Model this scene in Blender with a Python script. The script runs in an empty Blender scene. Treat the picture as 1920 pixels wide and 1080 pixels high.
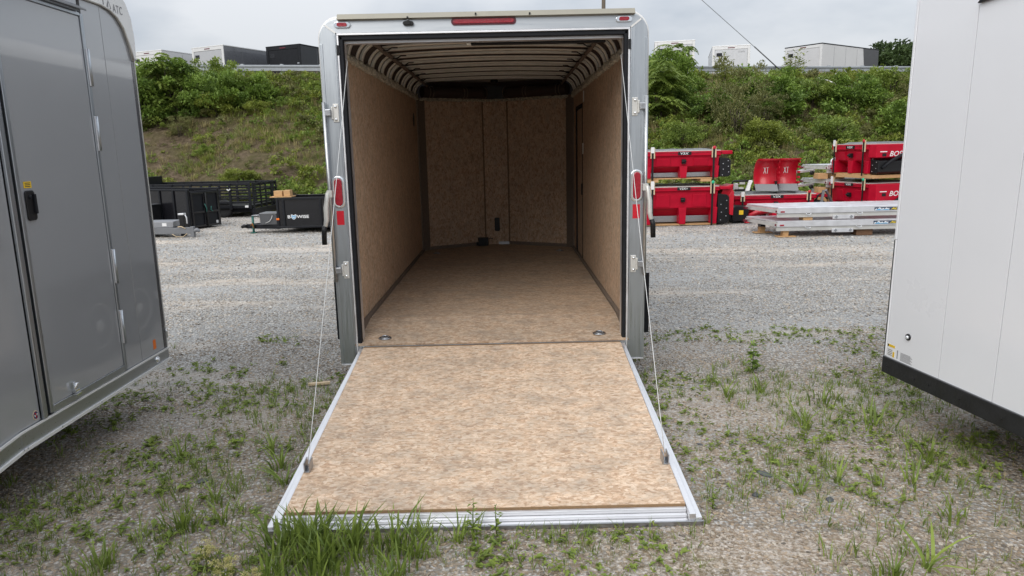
import bpy, bmesh, math, random
import numpy as np
from mathutils import Vector, Matrix, noise as mnoise

rng = random.Random(7)
nrs = np.random.RandomState(11)
sc = bpy.context.scene
COL = sc.collection
V = Vector

# ------------------------------------------------------------------ camera
cam_d = bpy.data.cameras.new("camera")
cam = bpy.data.objects.new("camera", cam_d)
COL.objects.link(cam)
cam_d.sensor_width = 36.0
cam_d.lens = 1341.17 / 1920 * 36
cam_d.clip_start = 0.05
cam_d.clip_end = 2000
_ya, _pi, _ro = 0.0026, 0.1914, -0.0221
_f = V((math.sin(_ya) * math.cos(_pi), math.cos(_ya) * math.cos(_pi), -math.sin(_pi)))
_r = V((math.cos(_ya), -math.sin(_ya), 0))
_u = _r.cross(_f)
_r2 = _r * math.cos(_ro) + _u * math.sin(_ro)
_u2 = _u * math.cos(_ro) - _r * math.sin(_ro)
cam.matrix_world = Matrix(((_r2.x, _u2.x, -_f.x, 0.1495), (_r2.y, _u2.y, -_f.y, -5.3496), (_r2.z, _u2.z, -_f.z, 1.8139), (0, 0, 0, 1)))
sc.camera = cam

# ------------------------------------------------------------------ world, sun, exposure
SUN_EL, SUN_AZ = math.radians(37), math.radians(207)      # azimuth clockwise from +y
world = bpy.data.worlds.new("World")
sc.world = world
world.use_nodes = True
nt = world.node_tree
nt.nodes.clear()
_n = nt.nodes.new
wo = _n("ShaderNodeOutputWorld"); bg = _n("ShaderNodeBackground")
bg.inputs["Strength"].default_value = 0.1
sky = _n("ShaderNodeTexSky"); sky.sky_type = 'NISHITA'; sky.sun_disc = False
sky.sun_elevation = SUN_EL; sky.sun_rotation = SUN_AZ
tc = _n("ShaderNodeTexCoord"); mp = _n("ShaderNodeMapping"); mp.inputs["Scale"].default_value = (1.0, 1.0, 2.6)
no = _n("ShaderNodeTexNoise"); no.inputs["Scale"].default_value = 2.1; no.inputs["Detail"].default_value = 6; no.inputs["Roughness"].default_value = 0.52
rp = _n("ShaderNodeValToRGB")
rp.color_ramp.elements[0].position = 0.38; rp.color_ramp.elements[0].color = (3.2, 3.6, 4.15, 1)
rp.color_ramp.elements[1].position = 0.60; rp.color_ramp.elements[1].color = (5.7, 5.85, 6.1, 1)
mx = _n("ShaderNodeMix"); mx.data_type = 'RGBA'; mx.inputs[0].default_value = 0.93
L = nt.links.new
L(tc.outputs["Generated"], mp.inputs["Vector"]); L(mp.outputs[0], no.inputs["Vector"]); L(no.outputs["Fac"], rp.inputs[0])
# overcast sky: luminance rises as (1 + 2 sin h) from horizon to zenith
sx = _n("ShaderNodeSeparateXYZ"); cl = _n("ShaderNodeClamp"); ma = _n("ShaderNodeMath"); ma.operation = 'MULTIPLY_ADD'; ma.inputs[1].default_value = 2 / 1.28; ma.inputs[2].default_value = 1 / 1.28
vs = _n("ShaderNodeVectorMath"); vs.operation = 'SCALE'
L(tc.outputs["Generated"], sx.inputs[0]); L(sx.outputs[2], cl.inputs[0]); L(cl.outputs[0], ma.inputs[0]); L(rp.outputs[0], vs.inputs[0]); L(ma.outputs[0], vs.inputs["Scale"])
L(sky.outputs[0], mx.inputs[6]); L(vs.outputs[0], mx.inputs[7]); L(mx.outputs[2], bg.inputs[0]); L(bg.outputs[0], wo.inputs[0])

sun_d = bpy.data.lights.new("sun", 'SUN'); sun_d.energy = 1.5; sun_d.angle = math.radians(50); sun_d.color = (1, 0.96, 0.9)
sun = bpy.data.objects.new("sun", sun_d); COL.objects.link(sun)
_sd = V((math.sin(SUN_AZ) * math.cos(SUN_EL), math.cos(SUN_AZ) * math.cos(SUN_EL), math.sin(SUN_EL)))
sun.rotation_euler = _sd.to_track_quat('Z', 'Y').to_euler()
sun.location = (0, -10, 40)

sc.view_settings.view_transform = 'Standard'
sc.view_settings.look = 'None'
sc.view_settings.exposure = 0.47
sc.view_settings.gamma = 1
sc.view_settings.use_curve_mapping = False

# ------------------------------------------------------------------ materials
def newmat(name):
    m = bpy.data.materials.new(name); m.use_nodes = True
    nt = m.node_tree
    b = nt.nodes["Principled BSDF"]
    return m, nt, b

def mat(name, col, rough=0.5, metal=0.0, coat=0.0, var=0.08, scale=6.0, stretch=(1, 1, 1), bump=0.0, rvar=0.12, spec=None, coat_rough=0.04, bscale=None):
    m, nt, b = newmat(name)
    N = nt.nodes.new; L = nt.links.new
    tc = N("ShaderNodeTexCoord"); mp = N("ShaderNodeMapping"); mp.inputs["Scale"].default_value = stretch
    L(tc.outputs["Object"], mp.inputs[0])
    n1 = N("ShaderNodeTexNoise"); n1.inputs["Scale"].default_value = scale; n1.inputs["Detail"].default_value = 7; n1.inputs["Roughness"].default_value = 0.62
    L(mp.outputs[0], n1.inputs["Vector"])
    r = N("ShaderNodeMapRange"); r.inputs[1].default_value = 0.25; r.inputs[2].default_value = 0.75
    r.inputs[3].default_value = 1 - var; r.inputs[4].default_value = 1 + var
    L(n1.outputs["Fac"], r.inputs[0])
    mul = N("ShaderNodeVectorMath"); mul.operation = 'SCALE'; mul.inputs[0].default_value = col[:3]
    L(r.outputs[0], mul.inputs["Scale"]); L(mul.outputs[0], b.inputs["Base Color"])
    r2 = N("ShaderNodeMapRange"); r2.inputs[1].default_value = 0.25; r2.inputs[2].default_value = 0.75
    r2.inputs[3].default_value = max(0.02, rough - rvar * rough * 2); r2.inputs[4].default_value = min(1, rough + rvar * rough * 2)
    L(n1.outputs["Fac"], r2.inputs[0]); L(r2.outputs[0], b.inputs["Roughness"])
    b.inputs["Metallic"].default_value = metal
    b.inputs["Coat Weight"].default_value = coat; b.inputs["Coat Roughness"].default_value = coat_rough
    if spec is not None: b.inputs["Specular IOR Level"].default_value = spec
    if bump:
        bp = N("ShaderNodeBump"); bp.inputs["Strength"].default_value = 1.0; bp.inputs["Distance"].default_value = bump
        if bscale:
            n2 = N("ShaderNodeTexNoise"); n2.inputs["Scale"].default_value = bscale; n2.inputs["Detail"].default_value = 0.6
            L(tc.outputs["Object"], n2.inputs["Vector"]); L(n2.outputs["Fac"], bp.inputs["Height"])
        else:
            L(n1.outputs["Fac"], bp.inputs["Height"])
        L(bp.outputs[0], b.inputs["Normal"])
    return m

def osb(name, axis, tones, dirt=0.35, density=1.0, fleck=0.5):
    """oriented strand board: strands laid along one axis"""
    m, nt, b = newmat(name)
    N = nt.nodes.new; L = nt.links.new
    tc = N("ShaderNodeTexCoord"); oi = N("ShaderNodeObjectInfo")
    off = N("ShaderNodeVectorMath"); off.operation = 'MULTIPLY_ADD'
    off.inputs[1].default_value = (13.1, 7.7, 5.3)
    L(oi.outputs["Random"], off.inputs[0]); L(tc.outputs["Object"], off.inputs[2])
    # wobble so strands are not all parallel
    wn = N("ShaderNodeTexNoise"); wn.inputs["Scale"].default_value = 9.0; wn.inputs["Detail"].default_value = 2
    L(off.outputs[0], wn.inputs["Vector"])
    wm = N("ShaderNodeVectorMath"); wm.operation = 'MULTIPLY_ADD'; wm.inputs[1].default_value = (0.035, 0.035, 0.035)
    L(wn.outputs["Color"], wm.inputs[0]); L(off.outputs[0], wm.inputs[2])
    def layer(lo, hi, rnd, rot=0.0):
        mp = N("ShaderNodeMapping")
        s = [hi * density] * 3; s[axis] = lo * density
        mp.inputs["Scale"].default_value = s
        mp.inputs["Rotation"].default_value = (0, 0, rot) if axis == 0 else (0, rot, 0)
        L(wm.outputs[0], mp.inputs[0])
        v = N("ShaderNodeTexVoronoi"); v.inputs["Scale"].default_value = 1.0; v.inputs["Randomness"].default_value = rnd
        L(mp.outputs[0], v.inputs["Vector"])
        s = N("ShaderNodeSeparateColor"); L(v.outputs["Color"], s.inputs[0])
        return s.outputs[0], v.outputs["Distance"]
    a, ad = layer(40, 84, 1.0, 0.5)
    c, cd = layer(34, 66, 1.0, -0.75)
    mixn = N("ShaderNodeTexNoise"); mixn.inputs["Scale"].default_value = 17; mixn.inputs["Detail"].default_value = 3
    L(off.outputs[0], mixn.inputs["Vector"])
    mr = N("ShaderNodeMapRange"); mr.inputs[1].default_value = 0.46; mr.inputs[2].default_value = 0.54; L(mixn.outputs["Fac"], mr.inputs[0])
    mf = N("ShaderNodeMix"); mf.data_type = 'FLOAT'; L(mr.outputs[0], mf.inputs[0]); L(a, mf.inputs[2]); L(c, mf.inputs[3])
    fp = N("ShaderNodeMapping"); s = [150 * density] * 3; s[axis] = 45 * density; fp.inputs["Scale"].default_value = s; L(wm.outputs[0], fp.inputs[0])
    fn = N("ShaderNodeTexNoise"); fn.inputs["Scale"].default_value = 1.0; fn.inputs["Detail"].default_value = 4; L(fp.outputs[0], fn.inputs["Vector"])
    add = N("ShaderNodeMath"); add.operation = 'MULTIPLY_ADD'; add.inputs[1].default_value = 1.3
    sub = N("ShaderNodeMath"); sub.operation = 'SUBTRACT'; L(fn.outputs["Fac"], sub.inputs[0]); sub.inputs[1].default_value = 0.5
    L(sub.outputs[0], add.inputs[0]); L(mf.outputs[0], add.inputs[2])
    cr = N("ShaderNodeValToRGB")
    els = cr.color_ramp.elements
    k = len(tones)
    els[0].position = 0.0; els[0].color = (*tones[0], 1); els[1].position = 1.0; els[1].color = (*tones[-1], 1)
    for i in range(1, k - 1):
        e = els.new(i / (k - 1)); e.color = (*tones[i], 1)
    L(add.outputs[0], cr.inputs[0])
    # warm and cool patches between the strands
    pn = N("ShaderNodeTexNoise"); pn.inputs["Scale"].default_value = 9.0; pn.inputs["Detail"].default_value = 9; pn.inputs["Roughness"].default_value = 0.75
    pmp = N("ShaderNodeMapping"); s = [1.35] * 3; s[axis] = 1.0; pmp.inputs["Scale"].default_value = s; L(off.outputs[0], pmp.inputs[0]); L(pmp.outputs[0], pn.inputs["Vector"])
    pr_ = N("ShaderNodeValToRGB"); pe = pr_.color_ramp.elements
    pe[0].position = 0.34; pe[0].color = (0.70, 0.685, 0.66, 1); pe[1].position = 0.66; pe[1].color = (1.13, 1.06, 0.98, 1)
    L(pn.outputs["Fac"], pr_.inputs[0])
    pm = N("ShaderNodeMix"); pm.data_type = 'RGBA'; pm.blend_type = 'MULTIPLY'; pm.inputs[0].default_value = 1.0; L(cr.outputs[0], pm.inputs[6]); L(pr_.outputs[0], pm.inputs[7])
    # long thin dark strands lying at an angle
    sp_ = N("ShaderNodeMapping"); s = [110 * density] * 3; s[axis] = 13 * density; sp_.inputs["Scale"].default_value = s; sp_.inputs["Rotation"].default_value = (0, 0, -0.3) if axis == 0 else (0, -0.3, 0); L(off.outputs[0], sp_.inputs[0])
    sn = N("ShaderNodeTexNoise"); sn.inputs["Scale"].default_value = 1.0; sn.inputs["Detail"].default_value = 2; L(sp_.outputs[0], sn.inputs["Vector"])
    sk_ = N("ShaderNodeMapRange"); sk_.inputs[1].default_value = 0.68; sk_.inputs[2].default_value = 0.74; sk_.inputs[4].default_value = 0.6 * fleck; L(sn.outputs["Fac"], sk_.inputs[0])
    pm2 = N("ShaderNodeMix"); pm2.data_type = 'RGBA'; L(sk_.outputs[0], pm2.inputs[0]); L(pm.outputs[2], pm2.inputs[6]); pm2.inputs[7].default_value = (tones[0][0] * 0.6, tones[0][1] * 0.42, tones[0][2] * 0.3, 1)
    # broken outlines round the flakes
    ve = N("ShaderNodeTexVoronoi"); ve.feature = 'DISTANCE_TO_EDGE'; emp = N("ShaderNodeMapping"); s = [46 * density] * 3; s[axis] = 20 * density; emp.inputs["Scale"].default_value = s
    emp.inputs["Rotation"].default_value = (0, 0, 0.6) if axis == 0 else (0, 0.6, 0); L(wm.outputs[0], emp.inputs[0]); L(emp.outputs[0], ve.inputs["Vector"]); ve.inputs["Scale"].default_value = 1.0
    el = N("ShaderNodeMapRange"); el.inputs[1].default_value = 0.0; el.inputs[2].default_value = 0.07; el.inputs[3].default_value = 1.0; el.inputs[4].default_value = 0.0; L(ve.outputs["Distance"], el.inputs[0])
    eb = N("ShaderNodeMapRange"); eb.inputs[1].default_value = 0.48; eb.inputs[2].default_value = 0.60; eb.inputs[4].default_value = 0.6 * fleck + 0.3; L(pn.outputs["Fac"], eb.inputs[0])
    em = N("ShaderNodeMath"); em.operation = 'MULTIPLY'; L(el.outputs[0], em.inputs[0]); L(eb.outputs[0], em.inputs[1])
    pm3 = N("ShaderNodeMix"); pm3.data_type = 'RGBA'; L(em.outputs[0], pm3.inputs[0]); L(pm2.outputs[2], pm3.inputs[6]); pm3.inputs[7].default_value = (tones[0][0] * 0.55, tones[0][1] * 0.42, tones[0][2] * 0.34, 1)
    # dark slivers
    dk = N("ShaderNodeMapRange"); dk.inputs[1].default_value = 0.66; dk.inputs[2].default_value = 0.74; dk.inputs[4].default_value = fleck; L(fn.outputs["Fac"], dk.inputs[0])
    m1 = N("ShaderNodeMix"); m1.data_type = 'RGBA'; L(dk.outputs[0], m1.inputs[0]); L(pm3.outputs[2], m1.inputs[6]); m1.inputs[7].default_value = (tones[0][0] * 0.45, tones[0][1] * 0.36, tones[0][2] * 0.3, 1)
    # broad grey stains
    st = N("ShaderNodeTexNoise"); st.inputs["Scale"].default_value = 4.2; st.inputs["Detail"].default_value = 8; st.inputs["Roughness"].default_value = 0.72
    smp = N("ShaderNodeMapping"); s = [1.1] * 3; s[axis] = 0.8; smp.inputs["Scale"].default_value = s; L(off.outputs[0], smp.inputs[0]); L(smp.outputs[0], st.inputs["Vector"])
    sr = N("ShaderNodeMapRange"); sr.inputs[1].default_value = 0.47; sr.inputs[2].default_value = 0.75; sr.inputs[4].default_value = dirt; L(st.outputs["Fac"], sr.inputs[0])
    m2 = N("ShaderNodeMix"); m2.data_type = 'RGBA'; L(sr.outputs[0], m2.inputs[0]); L(m1.outputs[2], m2.inputs[6]); m2.inputs[7].default_value = (0.24, 0.215, 0.185, 1)
    L(m2.outputs[2], b.inputs["Base Color"])
    b.inputs["Roughness"].default_value = 0.72
    b.inputs["Specular IOR Level"].default_value = 0.3
    bp = N("ShaderNodeBump"); bp.inputs["Distance"].default_value = 0.0012; L(mf.outputs[0], bp.inputs["Height"]); L(bp.outputs[0], b.inputs["Normal"])
    return m

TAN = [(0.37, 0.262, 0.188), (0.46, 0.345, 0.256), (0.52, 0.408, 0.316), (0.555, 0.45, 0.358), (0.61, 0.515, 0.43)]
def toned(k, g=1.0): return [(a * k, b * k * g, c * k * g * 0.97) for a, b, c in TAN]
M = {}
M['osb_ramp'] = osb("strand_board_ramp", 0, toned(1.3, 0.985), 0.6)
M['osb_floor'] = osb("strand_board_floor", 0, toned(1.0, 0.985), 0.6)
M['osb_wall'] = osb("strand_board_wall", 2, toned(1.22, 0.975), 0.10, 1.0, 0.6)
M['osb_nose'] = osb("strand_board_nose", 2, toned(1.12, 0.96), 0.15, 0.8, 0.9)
M['osb_edge'] = mat("strand_board_edge", (0.27, 0.17, 0.09), 0.85, var=0.3, scale=60, stretch=(1, 1, 4))
M['alu'] = mat("mill_aluminium", (0.455, 0.485, 0.515), 0.36, 1.0, var=0.06, scale=3, stretch=(30, 30, 0.8), rvar=0.2)
M['alu_x'] = mat("mill_aluminium_crosswise", (0.50, 0.525, 0.55), 0.36, 1.0, var=0.06, scale=3, stretch=(0.8, 30, 30), rvar=0.2)
M['alu_light'] = mat("bright_aluminium", (0.76, 0.76, 0.78), 0.42, 0.8, var=0.05, scale=8, rvar=0.2)
M['alu_dull'] = mat("dull_aluminium", (0.62, 0.61, 0.58), 0.5, 0.6, var=0.08, scale=8)
M['cam_alu'] = mat("cam_bar_metal", (0.50, 0.50, 0.50), 0.3, 1.0, var=0.1)
M['steel'] = mat("zinc_steel", (0.42, 0.43, 0.45), 0.38, 1.0, var=0.15, scale=40)
M['chrome'] = mat("chrome", (0.82, 0.83, 0.85), 0.1, 1.0, var=0.03)
M['cap_white'] = mat("pale_corner_metal", (0.72, 0.71, 0.69), 0.38, 0.15, 0.3, var=0.03)
M['rubber'] = mat("black_rubber", (0.012, 0.013, 0.016), 0.6, var=0.3, scale=20, spec=0.2)
M['black'] = mat("black_plastic", (0.010, 0.010, 0.011), 0.42, var=0.2, scale=15, spec=0.3)
M['black_gloss'] = mat("black_gloss_paint", (0.008, 0.008, 0.010), 0.2, 0, 0.15, var=0.2, scale=4, bump=0.002, bscale=2.0)
M['black_steel'] = mat("black_painted_steel", (0.010, 0.011, 0.014), 0.4, 0, 0.0, var=0.25, scale=5, spec=0.25)
M['dark_grey'] = mat("dark_grey_paint", (0.07, 0.072, 0.077), 0.45, var=0.12)
M['mid_grey'] = mat("mid_grey_paint", (0.16, 0.165, 0.175), 0.42, var=0.1)
M['grey_gloss'] = mat("charcoal_gloss_skin", (0.33, 0.338, 0.352), 0.3, 0.25, 1.0, var=0.03, scale=1.0, bump=0.0022, bscale=1.3, rvar=0.03, coat_rough=0.05)
M['grey_gloss'].node_tree.nodes['Principled BSDF'].inputs['Coat IOR'].default_value = 1.75
M['white_gloss'] = mat("white_gloss_skin", (0.77, 0.78, 0.81), 0.32, 0, 0.6, var=0.018, scale=1.5, bump=0.004, bscale=1.1, coat_rough=0.1)
M['black_rail'] = mat("black_rail", (0.014, 0.0145, 0.016), 0.5, 0, 0.0, var=0.35, scale=9, bump=0.0015, bscale=60)
M['grey_far'] = mat("grey_trailer_skin", (0.13, 0.135, 0.15), 0.3, 0.1, 0.5, var=0.06, scale=1)
M['white_far'] = mat("white_trailer_skin", (0.62, 0.62, 0.62), 0.42, 0, 0.3, var=0.05, scale=1)
M['trim_far'] = mat("pale_trailer_trim", (0.70, 0.70, 0.70), 0.4, 0.2, 0.2, var=0.05)
M['brown_foam'] = mat("brown_roof_liner", (0.045, 0.030, 0.024), 0.8, var=0.2, scale=6, bump=0.004, bscale=8)
M['bow'] = mat("galvanised_roof_bow", (0.92, 0.88, 0.79), 0.5, 0.25, var=0.12, scale=10)
M['bow_dark'] = mat("darker_roof_bow", (0.84, 0.82, 0.75), 0.5, 0.25, var=0.12, scale=10)  # slightly darker copy of the bow metal, on each bow's second flange
M['trim_brown'] = mat("brown_corner_trim", (0.16, 0.125, 0.10), 0.7, var=0.3, scale=40)
M['insul'] = mat("shredded_insulation", (0.50, 0.46, 0.37), 0.95, var=0.8, scale=38, bump=0.03)
M['red_lens'] = mat("red_lens", (0.30, 0.003, 0.016), 0.2, 0, 0.4, var=0.3, scale=60, bump=0.003)
M['red_tape'] = mat("red_reflector", (0.52, 0.006, 0.02), 0.35, var=0.12, scale=120)
M['lens_dark'] = mat("dark_red_lens", (0.12, 0.008, 0.02), 0.25, 0, 0.3, var=0.25, scale=60)
M['orange'] = mat("orange_marker", (0.75, 0.16, 0.01), 0.35, var=0.1, scale=50)
M['red_poly'] = mat("red_polyethylene", (0.42, 0.003, 0.022), 0.45, 0, 0.0, var=0.16, scale=5, bump=0.004, bscale=5, spec=0.2)
M['red_steel'] = mat("red_powder_coat", (0.48, 0.006, 0.02), 0.34, 0, 0.15, var=0.08, scale=4)
M['tarp'] = mat("grey_tarp", (0.10, 0.10, 0.105), 0.35, 0, 0.2, var=0.4, scale=14, bump=0.03)
M['label_white'] = mat("white_label", (0.72, 0.72, 0.72), 0.5, var=0.06, scale=30)
M['label_yellow'] = mat("yellow_label", (0.72, 0.47, 0.02), 0.45, var=0.08, scale=30)
M['green_tag'] = mat("green_tag", (0.02, 0.42, 0.22), 0.5, var=0.1)
M['teal'] = mat("teal_strap", (0.02, 0.12, 0.10), 0.6)
M['sky_blue'] = mat("blue_print", (0.10, 0.33, 0.55), 0.5, var=0.2, scale=60)
M['ink'] = mat("black_print", (0.03, 0.03, 0.035), 0.5)
M['ink_grey'] = mat("grey_print", (0.22, 0.22, 0.23), 0.5)
M['yellow_ink'] = mat("yellow_print", (0.75, 0.55, 0.03), 0.5)
M['lumber'] = mat("fresh_lumber", (0.50, 0.30, 0.14), 0.75, var=0.25, scale=9, stretch=(1, 8, 8))
M['lumber_pale'] = mat("pale_lumber", (0.60, 0.47, 0.31), 0.75, var=0.2, scale=12, stretch=(1, 8, 8))
M['lumber_old'] = mat("old_lumber", (0.16, 0.085, 0.045), 0.85, var=0.3, scale=9)
M['galv'] = mat("galvanised_rail", (0.33, 0.35, 0.37), 0.5, 0.5, var=0.12, scale=3)
M['pole'] = mat("weathered_pole", (0.13, 0.105, 0.08), 0.9, var=0.3, scale=10, stretch=(6, 6, 1))
M['cable'] = mat("steel_cable", (0.62, 0.62, 0.61), 0.45, 0.4, var=0.1, scale=60)
M['tyre'] = mat("tyre_rubber", (0.02, 0.02, 0.021), 0.8, var=0.3, scale=12)
M['bark'] = mat("bark", (0.09, 0.07, 0.05), 0.9, var=0.4, scale=20)
M['plate_white'] = mat("white_plastic", (0.7, 0.69, 0.66), 0.45)
M['clear_lens'] = mat("clear_lens", (0.75, 0.78, 0.82), 0.12, 0.4, 0.8, var=0.1, scale=80)

def leafmat(name, dark, light, trans=0.3, rough=0.5):
    m, nt, b = newmat(name)
    N = nt.nodes.new; L = nt.links.new
    at = N("ShaderNodeAttribute"); at.attribute_name = "tint"
    oi = N("ShaderNodeObjectInfo")
    tc = N("ShaderNodeTexCoord"); n1 = N("ShaderNodeTexNoise"); n1.inputs["Scale"].default_value = 1.7; n1.inputs["Detail"].default_value = 2
    L(tc.outputs["Object"], n1.inputs["Vector"])
    a = N("ShaderNodeMath"); a.operation = 'MULTIPLY_ADD'; a.inputs[1].default_value = 0.35; L(oi.outputs["Random"], a.inputs[0]); L(at.outputs["Fac"], a.inputs[2])
    a2 = N("ShaderNodeMath"); a2.operation = 'MULTIPLY_ADD'; a2.inputs[1].default_value = 0.8; L(n1.outputs["Fac"], a2.inputs[0]); L(a.outputs[0], a2.inputs[2])
    a3 = N("ShaderNodeMapRange"); a3.inputs[1].default_value = 0.35; a3.inputs[2].default_value = 1.75; L(a2.outputs[0], a3.inputs[0])
    mx = N("ShaderNodeMix"); mx.data_type = 'RGBA'; L(a3.outputs[0], mx.inputs[0]); mx.inputs[6].default_value = (*dark, 1); mx.inputs[7].default_value = (*light, 1)
    L(mx.outputs[2], b.inputs["Base Color"]); b.inputs["Roughness"].default_value = rough
    b.inputs["Specular IOR Level"].default_value = 0.35
    tr = N("ShaderNodeBsdfTranslucent"); L(mx.outputs[2], tr.inputs[0])
    ms = N("ShaderNodeMixShader"); ms.inputs[0].default_value = trans
    L(b.outputs[0], ms.inputs[1]); L(tr.outputs[0], ms.inputs[2])
    L(ms.outputs[0], nt.nodes["Material Output"].inputs[0])
    return m
M['leaf_deep'] = leafmat("deep_green_leaf", (0.085, 0.15, 0.035), (0.3, 0.42, 0.075))
M['leaf_mid'] = leafmat("mid_green_leaf", (0.115, 0.175, 0.04), (0.32, 0.4, 0.075))
M['leaf_lime'] = leafmat("yellow_green_leaf", (0.11, 0.15, 0.025), (0.34, 0.38, 0.07))
M['leaf_olive'] = leafmat("olive_leaf", (0.12, 0.13, 0.05), (0.3, 0.3, 0.11))
M['leaf_tree'] = leafmat("far_tree_leaf", (0.035, 0.06, 0.025), (0.1, 0.15, 0.05))
M['grass'] = leafmat("grass_blade", (0.09, 0.14, 0.028), (0.28, 0.36, 0.07), 0.3, 0.45)
M['grass_dry'] = leafmat("dry_grass_blade", (0.2, 0.17, 0.07), (0.44, 0.37, 0.17), 0.25, 0.6)
M['flower'] = leafmat("yellow_seed_head", (0.36, 0.34, 0.12), (0.66, 0.60, 0.26), 0.2, 0.7)

def stonemat(gain=1.0, name="limestone_gravel"):
    m, nt, b = newmat(name)
    N = nt.nodes.new; L = nt.links.new
    oi = N("ShaderNodeObjectInfo"); cr = N("ShaderNodeValToRGB"); e = cr.color_ramp.elements
    e[0].position = 0; e[0].color = (0.12, 0.115, 0.11, 1); e[1].position = 1; e[1].color = (0.48, 0.46, 0.43, 1)
    for p, c in ((0.08, (0.21, 0.19, 0.17, 1)), (0.3, (0.29, 0.255, 0.215, 1)), (0.5, (0.35, 0.325, 0.29, 1)), (0.72, (0.37, 0.305, 0.24, 1)), (0.85, (0.41, 0.39, 0.36, 1))):
        x = e.new(p); x.color = c
    L(oi.outputs["Random"], cr.inputs[0])
    tc = N("ShaderNodeTexCoord"); n1 = N("ShaderNodeTexNoise"); n1.inputs["Scale"].default_value = 3; n1.inputs["Detail"].default_value = 5
    L(tc.outputs["Object"], n1.inputs["Vector"])
    mr = N("ShaderNodeMapRange"); mr.inputs[1].default_value = 0.3; mr.inputs[2].default_value = 0.7; mr.inputs[3].default_value = 0.75 * gain; mr.inputs[4].default_value = 1.15 * gain; L(n1.outputs["Fac"], mr.inputs[0])
    wt = N("ShaderNodeVectorMath"); wt.operation = 'MULTIPLY'; wt.inputs[1].default_value = (1.03, 0.96, 0.87) if gain < 1.1 else (1, 1, 1); L(cr.outputs[0], wt.inputs[0])
    mu = N("ShaderNodeVectorMath"); mu.operation = 'SCALE'; L(wt.outputs[0], mu.inputs[0]); L(mr.outputs[0], mu.inputs["Scale"])
    L(mu.outputs[0], b.inputs["Base Color"]); b.inputs["Roughness"].default_value = 0.9; b.inputs["Specular IOR Level"].default_value = 0.2
    return m
M['stone_pale'] = stonemat(1.32, "pale_limestone_gravel")
M['stone'] = stonemat()

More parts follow.
